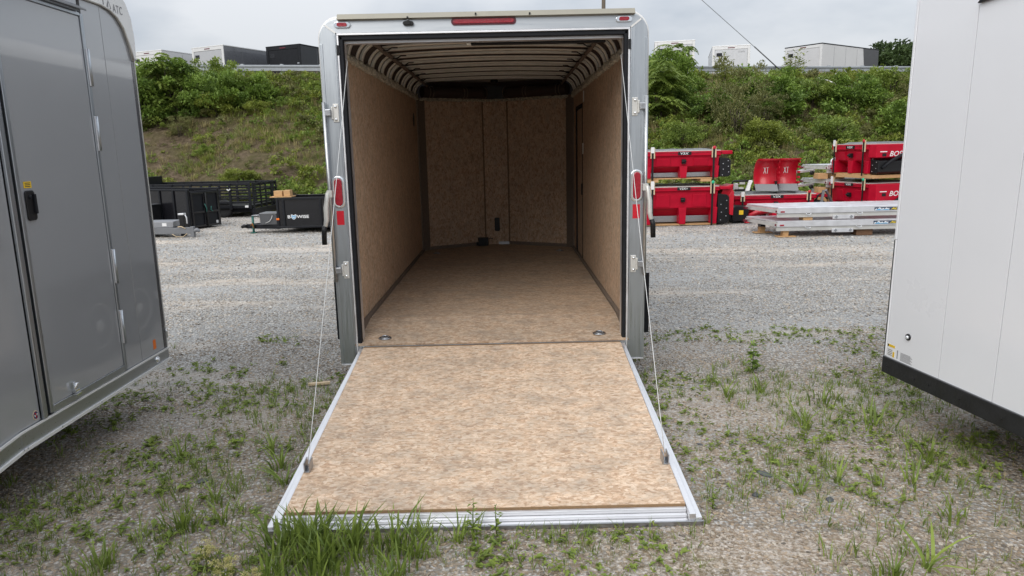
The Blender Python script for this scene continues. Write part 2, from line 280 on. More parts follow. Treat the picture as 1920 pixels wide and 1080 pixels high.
def groundmat():
    m, nt, b = newmat("gravel_lot_surface")
    N = nt.nodes.new; L = nt.links.new
    tc = N("ShaderNodeTexCoord"); P = tc.outputs["Object"]
    def noise(scale, det=5, rough=0.6, stretch=None):
        n = N("ShaderNodeTexNoise"); n.inputs["Scale"].default_value = scale; n.inputs["Detail"].default_value = det; n.inputs["Roughness"].default_value = rough
        if stretch:
            mp = N("ShaderNodeMapping"); mp.inputs["Scale"].default_value = stretch; L(P, mp.inputs[0]); L(mp.outputs[0], n.inputs["Vector"])
        else: L(P, n.inputs["Vector"])
        return n.outputs["Fac"]
    def rng_(x, a, b_, c=0.0, d=1.0):
        r = N("ShaderNodeMapRange"); r.inputs[1].default_value = a; r.inputs[2].default_value = b_; r.inputs[3].default_value = c; r.inputs[4].default_value = d; L(x, r.inputs[0]); return r.outputs[0]
    def mixc(f, a, b_):
        x = N("ShaderNodeMix"); x.data_type = 'RGBA'
        if isinstance(f, float): x.inputs[0].default_value = f
        else: L(f, x.inputs[0])
        for s, v in ((6, a), (7, b_)):
            if isinstance(v, tuple): x.inputs[s].default_value = (*v, 1)
            else: L(v, x.inputs[s])
        return x.outputs[2]
    def vor(scale):
        v = N("ShaderNodeTexVoronoi"); v.inputs["Scale"].default_value = scale; L(P, v.inputs["Vector"])
        s = N("ShaderNodeSeparateColor"); L(v.outputs["Color"], s.inputs[0]); return s.outputs[0], v.outputs["Distance"]
    c1, d1 = vor(48); c2, d2 = vor(95)
    sep = N("ShaderNodeSeparateXYZ"); L(P, sep.inputs[0])
    def ramp(x, stops):
        cr = N("ShaderNodeValToRGB"); e = cr.color_ramp.elements
        e[0].position = stops[0][0]; e[0].color = (*stops[0][1], 1); e[1].position = stops[-1][0]; e[1].color = (*stops[-1][1], 1)
        for p, c in stops[1:-1]:
            y = e.new(p); y.color = (*c, 1)
        L(x, cr.inputs[0]); return cr.outputs[0]
    stones = ramp(c1, [(0, (0.27, 0.265, 0.255)), (0.35, (0.43, 0.42, 0.40)), (0.65, (0.52, 0.505, 0.48)), (1, (0.66, 0.65, 0.63))])
    stones2 = ramp(c2, [(0, (0.25, 0.245, 0.235)), (0.5, (0.46, 0.45, 0.43)), (1, (0.62, 0.605, 0.58))])
    st = mixc(rng_(noise(30, 2), 0.45, 0.55), stones, stones2)
    gap = rng_(d1, 0.38, 0.62); st = mixc(gap, st, (0.20, 0.19, 0.175))
    # pale dust lying in streaks across the lot
    dust = rng_(noise(0.62, 7, 0.68, (0.30, 1.3, 1)), 0.50, 0.63, 0, 0.9)
    st = mixc(dust, st, (0.62, 0.535, 0.45))
    grey = rng_(noise(0.45, 6, 0.65, (0.35, 1.4, 1)), 0.45, 0.62, 0, 0.7)
    st = mixc(grey, st, (0.42, 0.42, 0.415))
    # dirt and moss where the trailers stand in front
    soil = mixc(rng_(noise(5, 8, 0.7), 0.4, 0.65), (0.21, 0.158, 0.108), (0.325, 0.25, 0.18))
    moss = rng_(noise(2.1, 8, 0.72), 0.48, 0.66, 0, 0.75)
    soil = mixc(moss, soil, (0.13, 0.115, 0.06))
    pale = rng_(noise(1.3, 6, 0.62), 0.54, 0.68, 0, 0.6)
    soil = mixc(pale, soil, (0.47, 0.38, 0.29))
    near = N("ShaderNodeMath"); near.operation = 'MULTIPLY_ADD'; near.inputs[1].default_value = 3.2
    L(noise(1.1, 6, 0.65), near.inputs[0]); L(sep.outputs[1], near.inputs[2])
    k = rng_(near.outputs[0], 0.6, 3.0, 1, 0)
    kk = N("ShaderNodeMath"); kk.operation = 'MULTIPLY'; L(k, kk.inputs[0]); L(rng_(noise(42, 3, 0.7), 0.38, 0.60), kk.inputs[1])
    col = mixc(kk.outputs[0], st, soil)
    L(col, b.inputs["Base Color"]); b.inputs["Roughness"].default_value = 0.93; b.inputs["Specular IOR Level"].default_value = 0.2
    bp = N("ShaderNodeBump"); bp.inputs["Distance"].default_value = 0.012; bp.inputs["Strength"].default_value = 0.9
    inv = N("ShaderNodeMath"); inv.operation = 'MULTIPLY_ADD'; inv.inputs[1].default_value = -1.0
    L(d1, inv.inputs[0]); L(rng_(noise(25, 4), 0.3, 0.7, 0, 0.5), inv.inputs[2]); L(inv.outputs[0], bp.inputs["Height"]); L(bp.outputs[0], b.inputs["Normal"])
    return m
M['ground'] = groundmat()

def hillmat():
    m, nt, b = newmat("bank_soil")
    N = nt.nodes.new; L = nt.links.new
    tc = N("ShaderNodeTexCoord"); P = tc.outputs["Object"]
    def nz(s, d, r=0.65):
        n = N("ShaderNodeTexNoise"); n.inputs["Scale"].default_value = s; n.inputs["Detail"].default_value = d; n.inputs["Roughness"].default_value = r; L(P, n.inputs["Vector"]); return n.outputs["Fac"]
    def ramp(x, stops):
        cr = N("ShaderNodeValToRGB"); e = cr.color_ramp.elements
        e[0].position = stops[0][0]; e[0].color = (*stops[0][1], 1); e[1].position = stops[-1][0]; e[1].color = (*stops[-1][1], 1)
        for p, c in stops[1:-1]:
            y = e.new(p); y.color = (*c, 1)
        L(x, cr.inputs[0]); return cr.outputs[0]
    a = ramp(nz(2.6, 10, 0.82), [(0.3, (0.055, 0.043, 0.026)), (0.46, (0.125, 0.094, 0.060)), (0.60, (0.26, 0.195, 0.135)), (0.75, (0.10, 0.088, 0.042))])
    g = ramp(nz(4.5, 8, 0.8), [(0.35, (0.08, 0.08, 0.03)), (0.7, (0.22, 0.18, 0.09))])
    mx = N("ShaderNodeMix"); mx.data_type = 'RGBA'; mr = N("ShaderNodeMapRange"); mr.inputs[1].default_value = 0.42; mr.inputs[2].default_value = 0.6; L(nz(0.7, 6), mr.inputs[0]); L(mr.outputs[0], mx.inputs[0]); L(a, mx.inputs[6]); L(g, mx.inputs[7])
    L(mx.outputs[2], b.inputs["Base Color"]); b.inputs["Roughness"].default_value = 0.95; b.inputs["Specular IOR Level"].default_value = 0.1
    bp = N("ShaderNodeBump"); bp.inputs["Distance"].default_value = 0.22; L(nz(5, 9, 0.8), bp.inputs["Height"]); L(bp.outputs[0], b.inputs["Normal"])
    return m
M['hill'] = hillmat()

# ------------------------------------------------------------------ mesh builder
class MB:
    def __init__(s): s.v = []; s.f = []; s.mi = []; s.sm = []
    def add(s, vs, fs, mi=0, smooth=False):
        o = len(s.v); s.v += [tuple(p) for p in vs]
        for f in fs: s.f.append([i + o for i in f]); s.mi.append(mi); s.sm.append(smooth)
        return s
    def box(s, a, b, mi=0):
        x0, y0, z0 = [min(p, q) for p, q in zip(a, b)]; x1, y1, z1 = [max(p, q) for p, q in zip(a, b)]
        return s.hexa([(x0, y0, z0), (x1, y0, z0), (x1, y1, z0), (x0, y1, z0)], [(x0, y0, z1), (x1, y0, z1), (x1, y1, z1), (x0, y1, z1)], mi)
    def hexa(s, lo, hi, mi=0):
        return s.add(list(lo) + list(hi), [(3, 2, 1, 0), (4, 5, 6, 7), (0, 1, 5, 4), (1, 2, 6, 5), (2, 3, 7, 6), (3, 0, 4, 7)], mi)
    def bar(s, p, q, w, h=None, up=(0, 0, 1), mi=0):
        h = h or w; p, q = V(p), V(q); d = (q - p).normalized(); up = V(up)
        if abs(d.dot(up)) > 0.98: up = V((0, 1, 0))
        r = d.cross(up).normalized() * w / 2; u = r.cross(d).normalized() * h / 2
        return s.hexa([p - r - u, p + r - u, q + r - u, q - r - u], [p - r + u, p + r + u, q + r + u, q - r + u], mi)
    def prism(s, poly, ax, lo, hi, mi=0, smooth=False):
        """poly in the two other axes (order x,y,z without ax), extruded from lo to hi"""
        n = len(poly)
        def P(p, t):
            c = list(p); c.insert(ax, t); return tuple(c)
        vs = [P(p, lo) for p in poly] + [P(p, hi) for p in poly]
        s.add(vs, [list(range(n))[::-1], list(range(n, 2 * n))], mi)
        o = len(s.v) - 2 * n
        for i in range(n):
            j = (i + 1) % n; s.f.append([o + i, o + j, o + n + j, o + n + i]); s.mi.append(mi); s.sm.append(smooth)
        return s
    def tube(s, pts, r, n=8, mi=0, caps=True):
        pts = [V(p) for p in pts]; rs = r if isinstance(r, (list, tuple)) else [r] * len(pts)
        rings = []; prev = None
        for i, p in enumerate(pts):
            d = (pts[min(i + 1, len(pts) - 1)] - pts[max(i - 1, 0)]).normalized()
            if prev is None:
                a = d.cross(V((0, 0, 1)) if abs(d.z) < 0.95 else V((1, 0, 0))).normalized()
            else:
                a = (prev - d * prev.dot(d)).normalized()
            prev = a; b = d.cross(a)
            rings.append([p + (a * math.cos(2 * math.pi * k / n) + b * math.sin(2 * math.pi * k / n)) * rs[i] for k in range(n)])
        return s.loft(rings, mi, True, caps)
    def loft(s, rings, mi=0, smooth=False, caps=True):
        n = len(rings[0]); vs = [p for r in rings for p in r]; o = len(s.v)
        fs = []
        for i in range(len(rings) - 1):
            for k in range(n):
                j = (k + 1) % n; fs.append((i * n + k, i * n + j, (i + 1) * n + j, (i + 1) * n + k))
        s.add(vs, fs, mi, smooth)
        if caps:
            for base, rev in ((0, True), ((len(rings) - 1) * n, False)):
                f = [o + base + k for k in range(n)]; s.f.append(f[::-1] if rev else f); s.mi.append(mi); s.sm.append(False)
        return s
    def lathe(s, c, ax, prof, n=20, mi=0, smooth=True):
        """prof: (radius, offset along ax)"""
        c = V(c); A = V((0, 0, 0)); A[ax] = 1; B = V((0, 0, 0)); B[(ax + 1) % 3] = 1; D = A.cross(B)
        rings = [[c + A * t + (B * math.cos(2 * math.pi * k / n) + D * math.sin(2 * math.pi * k / n)) * max(r, 1e-4) for k in range(n)] for r, t in prof]
        return s.loft(rings, mi, smooth)
    def oval(s, c, ax, w, h, r, d0, d1, mi=0, n=8, inner=None):
        """stadium w x h in the plane normal to ax (first other axis = w)"""
        def outline(w, h):
            rr = min(w, h) / 2 if r is None else r
            pts = []
            for cx, cy, a0 in ((w / 2 - rr, h / 2 - rr, 0), (-w / 2 + rr, h / 2 - rr, 90), (-w / 2 + rr, -h / 2 + rr, 180), (w / 2 - rr, -h / 2 + rr, 270)):
                for k in range(n + 1):
                    t = math.radians(a0 + 90 * k / n); pts.append((cx + rr * math.cos(t), cy + rr * math.sin(t)))
            return pts
        oth = [i for i in range(3) if i != ax]
        po = [(c[oth[0]] + a, c[oth[1]] + b) for a, b in outline(w, h)]
        if inner is None: return s.prism(po, ax, d0, d1, mi, True)
        pi_ = [(c[oth[0]] + a, c[oth[1]] + b) for a, b in outline(w - 2 * inner, h - 2 * inner)] if r is None else [(c[oth[0]] + a * (w - 2 * inner) / w, c[oth[1]] + b * (h - 2 * inner) / h) for a, b in outline(w, h)]
        def P(p, t):
            q = list(p); q.insert(ax, t); return tuple(q)
        m = len(po); vs = [P(p, d0) for p in po] + [P(p, d1) for p in po] + [P(p, d1) for p in pi_] + [P(p, d0) for p in pi_]
        fs = []
        for k in range(m):
            j = (k + 1) % m
            for q in range(4):
                q2 = (q + 1) % 4; fs.append((q * m + k, q * m + j, q2 * m + j, q2 * m + k))
        return s.add(vs, fs, mi, True)
    def build(s, name, mats, parent=None, bevel=0.0, seg=2, loc=None):
        me = bpy.data.meshes.new(name)
        me.from_pydata(s.v, [], s.f)
        if not isinstance(mats, (list, tuple)): mats = [mats]
        for m in mats: me.materials.append(m)
        me.polygons.foreach_set("material_index", s.mi)
        me.polygons.foreach_set("use_smooth", s.sm)
        bm = bmesh.new(); bm.from_mesh(me); bmesh.ops.recalc_face_normals(bm, faces=bm.faces); bm.to_mesh(me); bm.free()
        o = bpy.data.objects.new(name, me); COL.objects.link(o)
        if parent: o.parent = parent
        if loc: o.location = loc
        if bevel:
            b = o.modifiers.new("bevel", 'BEVEL'); b.width = bevel; b.segments = seg; b.limit_method = 'ANGLE'; b.angle_limit = math.radians(40)
        return o

def thing(name, label, cat, loc=(0, 0, 0), rz=0.0, group=None):
    o = bpy.data.objects.new(name, None); COL.objects.link(o); o.empty_display_size = 0.2
    o.location = loc; o.rotation_euler = (0, 0, rz)
    return tag(o, label, cat, group)
def tag(o, label, cat, group=None):
    o['label'] = label; o['category'] = cat
    if group: o['group'] = group
    return o
def structure(o): o['kind'] = 'structure'; return o
def stuff(o): o['kind'] = 'stuff'; return o
def copy_tree(o, parent=None):
    c = o.copy(); COL.objects.link(c)
    if parent: c.parent = parent
    for ch in list(o.children): copy_tree(ch, c)
    return c
def pbox(name, a, b, m, parent, bevel=0.0): return MB().box(a, b).build(name, m, parent, bevel)

def lettering(txt, origin, right, up, w, h, m, parent, name="lettering", shear=0.0, bold=0.0, lift=0.002, spacing=1.0):
    cu = bpy.data.curves.new("txt", 'FONT'); cu.body = txt; cu.shear = shear; cu.offset = bold; cu.space_character = spacing; cu.resolution_u = 3
    to = bpy.data.objects.new("txt", cu); COL.objects.link(to)
    dg = bpy.context.evaluated_depsgraph_get()
    me = bpy.data.meshes.new_from_object(to.evaluated_get(dg))
    bpy.data.objects.remove(to); bpy.data.curves.remove(cu)
    co = np.array([v.co[:] for v in me.vertices]); lo = co.min(0); sz = co.max(0) - lo
    R, U = V(right).normalized(), V(up).normalized(); Nn = R.cross(U)
    for v in me.vertices:
        a = (v.co.x - lo[0]) / sz[0] * w; b = (v.co.y - lo[1]) / sz[1] * h
        v.co = V(origin) + R * a + U * b + Nn * lift
    me.materials.clear(); me.materials.append(m); me.name = name
    o = bpy.data.objects.new(name, me); COL.objects.link(o); o.parent = parent
    return o
def decal(name, origin, right, up, poly, m, parent, lift=0.0015):
    R, U = V(right).normalized(), V(up).normalized(); Nn = R.cross(U)
    b = MB(); n = len(poly)
    p0 = [V(origin) + R * a + U * c for a, c in poly]; p1 = [p + Nn * lift for p in p0]
    b.add(p0 + p1, [list(range(n))[::-1], list(range(n, 2 * n))] + [(i, (i + 1) % n, n + (i + 1) % n, n + i) for i in range(n)])
    return b.build(name, m, parent)
def rect(w, h): return [(0, 0), (w, 0), (w, h), (0, h)]

# ------------------------------------------------------------------ terrain
def fbm(x, y, s, o=4): return mnoise.fractal(V((x * s, y * s, 3.7)), 1.0, 2.0, o)
def bank_base(x): return 17.0 - 0.10 * max(-40, min(40, x))
def bank_crest(x): return 32 + 0.09 * max(-40, min(40, x))
def bank_top(x): return 5.43 - 0.013 * max(-40, min(40, x))
def hz(x, y, rough=True):
    yb, yc = bank_base(x), bank_crest(x)
    t = min(max((y - yb) / (yc - yb), 0), 1)
    h = bank_top(x) * (0.7 * t + 0.3 * (3 * t * t - 2 * t ** 3))
    if rough and t > 0: h += fbm(x, y, 0.28) * 0.55 * math.sin(math.pi * t) + fbm(x, y, 1.1) * 0.12 * math.sin(math.pi * min(t, 1))
    return h

def grid_mesh(name, xs, ys, zf, m, smooth=True):
    b = MB(); nx, ny = len(xs), len(ys)
    b.v = [(x, y, zf(x, y)) for y in ys for x in xs]
    b.f = [(j * nx + i, j * nx + i + 1, (j + 1) * nx + i + 1, (j + 1) * nx + i) for j in range(ny - 1) for i in range(nx - 1)]
    b.mi = [0] * len(b.f); b.sm = [smooth] * len(b.f)
    return b.build(name, m)
def spread(a, b, n): return [a + (b - a) * i / (n - 1) for i in range(n)]
gx = [-400, -200, -100, -50, -25] + spread(-14, 14, 141) + [25, 50, 100, 200, 400]
gy = [-400, -200, -100, -50, -20] + spread(-8, 20, 141) + [40, 100, 400]
def gzf(x, y):
    if abs(x) > 13 or y < -7 or y > 19: return 0.0
    fade = min(1, (13 - abs(x)) / 3, (y + 7) / 2, (19 - y) / 3)
    return fbm(x, y, 0.5) * 0.012 * fade + fbm(x, y, 3.0, 2) * 0.006 * fade - 0.004
structure(grid_mesh("ground", gx, gy, gzf, M['ground']))
hx = [-300, -150, -80, -50] + spread(-36, 36, 145) + [50, 80, 150, 300]
hy_t = spread(-0.02, 1.0, 60)
def hill_surface():
    b = MB(); cols = len(hx); rows = []
    for t in hy_t:
        rows.append([(x, bank_base(x) + (bank_crest(x) - bank_base(x)) * t) for x in hx])
    for d in (0.5, 1.5, 4, 10, 30, 90, 300): rows.append([(x, bank_crest(x) + d) for x in hx])
    for j, r in enumerate(rows):
        for x, y in r: b.v.append((x, y, hz(x, y) if j else -0.25))
    for j in range(len(rows) - 1):
        for i in range(cols - 1):
            b.f.append((j * cols + i, j * cols + i + 1, (j + 1) * cols + i + 1, (j + 1) * cols + i)); b.mi.append(0); b.sm.append(True)
    return b.build("hillside", M['hill'])
structure(hill_surface())

# ------------------------------------------------------------------ main trailer
def wheel(parent, x0, x1, y, z, r, name="wheel"):
    """tyre with rim; x1 is the outer face"""
    s = 1 if x1 > x0 else -1; w = abs(x1 - x0)
    w_ = MB().lathe((x0, y, z), 0, [(r * 0.6, 0), (r * 0.92, 0), (r, s * w * 0.16), (r, s * w * 0.84), (r * 0.93, s * w), (r * 0.64, s * w), (r * 0.62, s * w * 0.92)], 36).build(name, M['tyre'], parent)
    MB().lathe((x0, y, z), 0, [(r * 0.62, s * w * 0.9), (r * 0.60, s * w * 0.98), (r * 0.56, s * w * 0.9), (r * 0.30, s * w * 0.78), (r * 0.14, s * w * 0.95), (0.001, s * w * 0.97)], 28).build("rim", M['alu_dull'], w_)
    return w_

def build_main():
    T = thing("enclosed_trailer", "open silver cargo trailer with its plywood-lined ramp door lowered towards the viewer", "trailer")
    ZF = 0.44
    # outer shell
    for s, nm in ((-1, 'side_wall'), (1, 'side_wall')):
        pbox(nm, (s * 1.165, 0.10, 0.42), (s * 1.09, 4.68, 2.60), M['mid_grey'], T)
        pbox("bottom_rail", (s * 1.172, 0.10, 0.30), (s * 1.10, 4.68, 0.418), M['alu_x'], T)
    def roofprof(ro, z0, zt, n=8, crown=0.008):
        pts = []
        R = 0.20
        for k in range(n + 1):
            a = math.pi - (math.pi / 2) * k / n
            pts.append((-ro + R + R * math.cos(a), zt - R + R * math.sin(a)))
        for k in range(1, 8):
            x = (-ro + R) + 2 * (ro - R) * k / 8; pts.append((x, zt + crown * (1 - (x / (ro - R)) ** 2)))
        for k in range(n + 1):
            a = math.pi / 2 - (math.pi / 2) * k / n
            pts.append((ro - R + R * math.cos(a), zt - R + R * math.sin(a)))
        return [(-ro, z0)] + pts + [(ro, z0)]
    o_ = roofprof(1.16, 2.50, 2.775); i_ = roofprof(1.10, 2.50, 2.765)
    b = MB(); n = len(o_)
    rings = []
    for y in (0.02, 4.7):
        rings.append([(x, y, z) for x, z in o_] + [(x, y, z) for x, z in i_[::-1]])
    b.loft(rings, 0, False, True); b.build("roof", M['cap_white'], T)
    # nose outside
    out = [(-1.165, 4.68), (-0.25, 5.32), (0.25, 5.32), (1.165, 4.68)]
    b = MB()
    inn = [(-1.10, 4.69), (-0.2, 5.26), (0.2, 5.26), (1.10, 4.69)]
    for k in range(3):
        (a0, a1), (b0, b1) = out[k], out[k + 1]; (c0, c1), (d0, d1) = inn[k], inn[k + 1]
        b.hexa([(a0, a1, 0.3), (b0, b1, 0.3), (d0, d1, 0.3), (c0, c1, 0.3)], [(a0, a1, 2.76), (b0, b1, 2.76), (d0, d1, 2.76), (c0, c1, 2.76)])
    b.build("nose", M['mid_grey'], T)
    MB().prism([(-1.165, 4.6), (-0.25, 5.32), (0.25, 5.32), (1.165, 4.6)], 2, 2.762, 2.80).build("nose_cap", M['cap_white'], T, 0.01)
    # chassis underneath
    b = MB()
    for x in (-0.9, 0.9): b.box((x - 0.04, 0.56, 0.30), (x + 0.04, 4.7, 0.415))
    for k in range(1, 10): b.box((-1.08, 0.14 + k * 0.5, 0.32), (1.08, 0.19 + k * 0.5, 0.413))
    b.bar((-0.85, 4.4, 0.35), (0, 6.3, 0.35), 0.06, 0.1); b.bar((0.85, 4.4, 0.35), (0, 6.3, 0.35), 0.06, 0.1)
    b.box((-0.05, 6.2, 0.30), (0.05, 6.6, 0.42))
    b.build("chassis", M['black_steel'], T)
    MB().tube([(0, 6.0, 0.0), (0, 6.0, 0.95)], 0.035, 10).lathe((0, 6.0, 0), 2, [(0.1, 0), (0.1, 0.02)], 12).build("tongue_jack", M['steel'], T)
    for s in (-1, 1):
        for y in (0.92, 1.66):
            wheel(T, s * 1.105, s * 1.285, y, 0.335, 0.335)
        pr = [(0.42, 0.42), (0.46, 0.62), (0.56, 0.74), (0.72, 0.78), (1.86, 0.78), (2.02, 0.74), (2.12, 0.62), (2.16, 0.42), (2.12, 0.42), (2.07, 0.60), (1.99, 0.70), (1.86, 0.735), (0.72, 0.735), (0.59, 0.70), (0.51, 0.60), (0.46, 0.42)]
        MB().prism(pr, 0, s * 1.173, s * 1.292).build("fender", M['black'], T, 0.006)
        pbox("mud_flap", (s * 1.18, 0.40, 0.30), (s * 1.288, 0.412, 0.80), M['rubber'], T)
    b = MB()
    for y in (0.92, 1.66): b.tube([(-1.15, y, 0.335), (1.15, y, 0.335)], 0.04, 10)
    b.build("axle", M['black_steel'], T)

    # rear frame
    arc = lambda cx, cz, r, a0, a1, n=10: [(cx + r * math.cos(math.radians(a0 + (a1 - a0) * k / n)), cz + r * math.sin(math.radians(a0 + (a1 - a0) * k / n))) for k in range(n + 1)]
    rr = 0.14
    for s in (-1, 1):
        poly = [(s * 1.05, 0.205), (s * 1.05, 2.648)] + [(s * 1.1255, 2.7055)] + [(s * x, z) for x, z in arc(1.172 - rr, 2.75 - rr, rr, 40, 0)] + [(s * 1.172, 0.205)]
        MB().prism(poly, 1, 0.0, 0.10).build("rear_post", M['alu'], T, 0.004)
        b = MB()
        b.box((s * 1.047, -0.006, 0.24), (s * 1.034, 0.095, 2.64)); b.build("jamb_strip", M['alu_light'], T, 0.002)
        MB().box((s * 1.058, -0.004, 0.21), (s * 1.064, 0.0, 2.64)).box((s * 1.150, -0.005, 0.21), (s * 1.1735, 0.03, 2.58)).build("post_rib", M['alu'], T, 0.0015)
        MB().box((s * 1.062, -0.006, 0.196), (s * 1.17, 0.09, 0.2045)).build("post_foot", M['alu_light'], T, 0.001)
        # inner returns behind the seal
        MB().box((s * 1.008, 0.062, 0.34), (s * 1.10, 0.14, 2.66)).build("jamb_return", M['alu_light'], T)
        MB().box((s * 1.033, 0.005, 0.345), (s * 1.006, 0.061, 2.632)).build("door_seal", M['rubber'], T, 0.006)
        pbox("striker_block", (s * 1.034, -0.012, 2.50), (s * 1.052, -0.001, 2.57), M['black'], T, 0.003)
        # mitre line
        MB().bar((s * 1.052, -0.003, 2.652), (s * 1.124, -0.003, 2.706), 0.006, 0.012).build("mitre_bead", M['cap_white'], T)
    hp = [(-1.049, 2.65), (1.049, 2.65), (1.1235, 2.7065)] + arc(1.172 - rr, 2.75 - rr, rr, 41, 90, 8) + [(x, 2.75 + 0.012 * (1 - (x / 1.0) ** 2)) for x in (0.7, 0.35, 0, -0.35, -0.7)] + [(-x, z) for x, z in arc(1.172 - rr, 2.75 - rr, rr, 41, 90, 8)[::-1]] + [(-1.1235, 2.7065)]
    MB().prism(hp, 1, 0.0, 0.10).build("header", M['alu_x'], T, 0.004)
    MB().box((-1.046, -0.008, 2.636), (1.046, 0.095, 2.6485)).build("header_lip", M['alu_light'], T, 0.002)
    MB().box((-1.03, 0.005, 2.604), (1.03, 0.06, 2.6345)).build("header_seal", M['rubber'], T, 0.006)
    MB().box((-1.10, 0.062, 2.588), (1.10, 0.14, 2.74)).build("header_return", M['alu_light'], T)
    # curved edge trim along corners
    for s in (-1, 1):
        pts = [(s * x, 0.04, z) for x, z in arc(1.172 - rr, 2.757 - rr, rr + 0.004, -2, 92, 14)]
        b = MB(); b.tube([(s * 1.176, 0.04, 2.0)] + pts, 0.013, 6); b.build("corner_bead", M['cap_white'], T)
    # rain lip on the header
    b = MB()
    b.prism([(-0.045, 2.738), (-0.002, 2.732), (-0.002, 2.772), (-0.02, 2.776)], 0, -1.03, 1.075)
    b.build("rain_lip", mat("aged_aluminium", (0.30, 0.28, 0.23), 0.5, 0.5, var=0.1, scale=10), T, 0.002)
    for x, z in ((-0.53, 2.735), (-0.05, 2.75), (0.33, 2.745)):
        pbox("lip_screw", (x - 0.006, -0.05, z), (x + 0.006, -0.04, z + 0.012), M['black'], T)
    # lamps
    for s in (-1, 1):
        x = s * 1.0
        lamp = MB().oval((x, 0, 2.706), 1, 0.115, 0.040, None, -0.016, 0.0).build("marker_light", M['chrome'], T, 0.003)
        MB().oval((x, 0, 2.706), 1, 0.072, 0.026, None, -0.027, -0.014).build("lens", M['red_lens'], lamp, 0.004)
    lamp = MB().oval((0.004, 0, 2.712), 1, 0.462, 0.050, None, -0.012, 0.0).build("brake_light", M['lens_dark'], T, 0.005)
    MB().oval((0.004, 0, 2.712), 1, 0.43, 0.030, None, -0.02, -0.010).build("lens", M['red_lens'], lamp, 0.004)
    c = MB().oval((-0.53, 0, 2.706), 1, 0.075, 0.026, None, -0.028, 0.0).box((-0.55, -0.036, 2.695), (-0.515, -0.026, 2.72)).build("door_bumper", M['black'], T, 0.004)
    MB().tube([(-0.53, -0.012, 2.72), (-0.535, -0.02, 2.735)], 0.008, 6).build("bracket", M['steel'], c)
    for s in (-1, 1):
        x = s * 1.104
        t = MB().oval((x, 0, 1.53), 1, 0.092, 0.235, 0.044, -0.014, 0.0, inner=0.020).build("tail_light", M['chrome'], T, 0.004)
        MB().oval((x, 0, 1.53), 1, 0.056, 0.20, 0.027, -0.022, -0.001).build("lens", M['red_lens'], t, 0.006)
        pbox("reflector", (x - 0.027, -0.003, 1.287), (x + 0.027, 0.0, 1.392), M['red_tape'], T)
        # cam bars with keepers and handle
        xb = s * 1.163
        bar_ = MB().tube([(xb, -0.035, 0.86), (xb, -0.035, 2.175)], 0.013, 10).build("cam_bar", M['cam_alu'], T)
        h = MB()
        h.tube([(xb + s * 0.012, -0.05, 1.53), (xb + s * 0.02, -0.055, 1.47), (xb + s * 0.028, -0.06, 1.42), (xb + s * 0.03, -0.062, 1.33), (xb + s * 0.045, -0.066, 1.27)], [0.016, 0.019, 0.02, 0.019, 0.015], 8)
        h.box((xb - 0.02, -0.055, 1.495), (xb + 0.02, -0.015, 1.545))
        h.build("handle", M['alu_dull'], bar_, 0.002)
        MB().tube([(xb + s * 0.044, -0.068, 1.285), (xb + s * 0.053, -0.07, 1.25), (xb + s * 0.056, -0.072, 1.15)], [0.018, 0.020, 0.019], 8).build("grip", M['black'], bar_)
        for z in (2.10, 0.945):
            k = MB().box((s * 1.064, -0.010, z - 0.065), (s * 1.106, 0.0, z + 0.065)).box((s * 1.104, -0.02, z - 0.045), (s * 1.118, 0.0, z + 0.045)).build("cam_keeper", M['alu_dull'], T, 0.004)
            MB().box((s * 1.116, -0.045, z - 0.022), (s * 1.17, -0.022, z + 0.026)).build("cam", M['steel'], k, 0.005)
            for dz in (-0.045, 0.045):
                MB().lathe((s * 1.086, -0.010, z + dz), 1, [(0.010, 0), (0.009, -0.006), (0.001, -0.009)], 12).build("bolt", M['chrome'], k)

    # interior linings
    ys = (0.14, 1.29, 2.44, 3.40, 4.66)
    for k in range(4):
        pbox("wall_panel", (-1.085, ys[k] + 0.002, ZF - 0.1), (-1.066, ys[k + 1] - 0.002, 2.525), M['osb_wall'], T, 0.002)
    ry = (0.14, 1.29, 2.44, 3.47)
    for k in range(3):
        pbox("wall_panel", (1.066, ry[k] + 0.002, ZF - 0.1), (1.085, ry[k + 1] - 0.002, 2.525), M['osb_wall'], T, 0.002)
    pbox("wall_panel", (1.066, 4.285, ZF), (1.085, 4.66, 2.525), M['osb_wall'], T, 0.002)
    pbox("wall_panel", (1.066, 3.474, 2.345), (1.085, 4.281, 2.525), M['osb_wall'], T, 0.002)
    d = pbox("side_door", (1.075, 3.55, 0.46), (1.088, 4.22, 2.29), M['osb_wall'], T, 0.004)
    fr = MB()
    fr.box((1.060, 3.472, ZF), (1.088, 3.50, 2.342)).box((1.060, 4.235, ZF), (1.088, 4.283, 2.342)).box((1.060, 3.50, 2.305), (1.088, 4.235, 2.342))
    fr.build("gasket", M['rubber'], d, 0.006)
    MB().box((1.056, 3.54, 1.24), (1.076, 3.60, 1.38)).build("latch", M['black'], d, 0.006)
    pbox("door_edge", (1.066, 3.512, 0.45), (1.0745, 3.545, 2.30), M['osb_edge'], d)
    for y, z in ((3.29, 2.34), (3.38, 1.74)): pbox("switch_plate", (1.056, y, z), (1.066, y + 0.05, z + 0.13), M['plate_white'], T, 0.003)
    MB().oval((-1.066, 4.26, 2.22), 0, 0.09, 0.17, None, -1.066, -1.058).build("wall_vent", M['black'], T, 0.003)
    # nose linings
    nose = [(-1.066, 4.70), (-0.185, 5.19), (0.155, 5.19), (1.066, 4.70)]
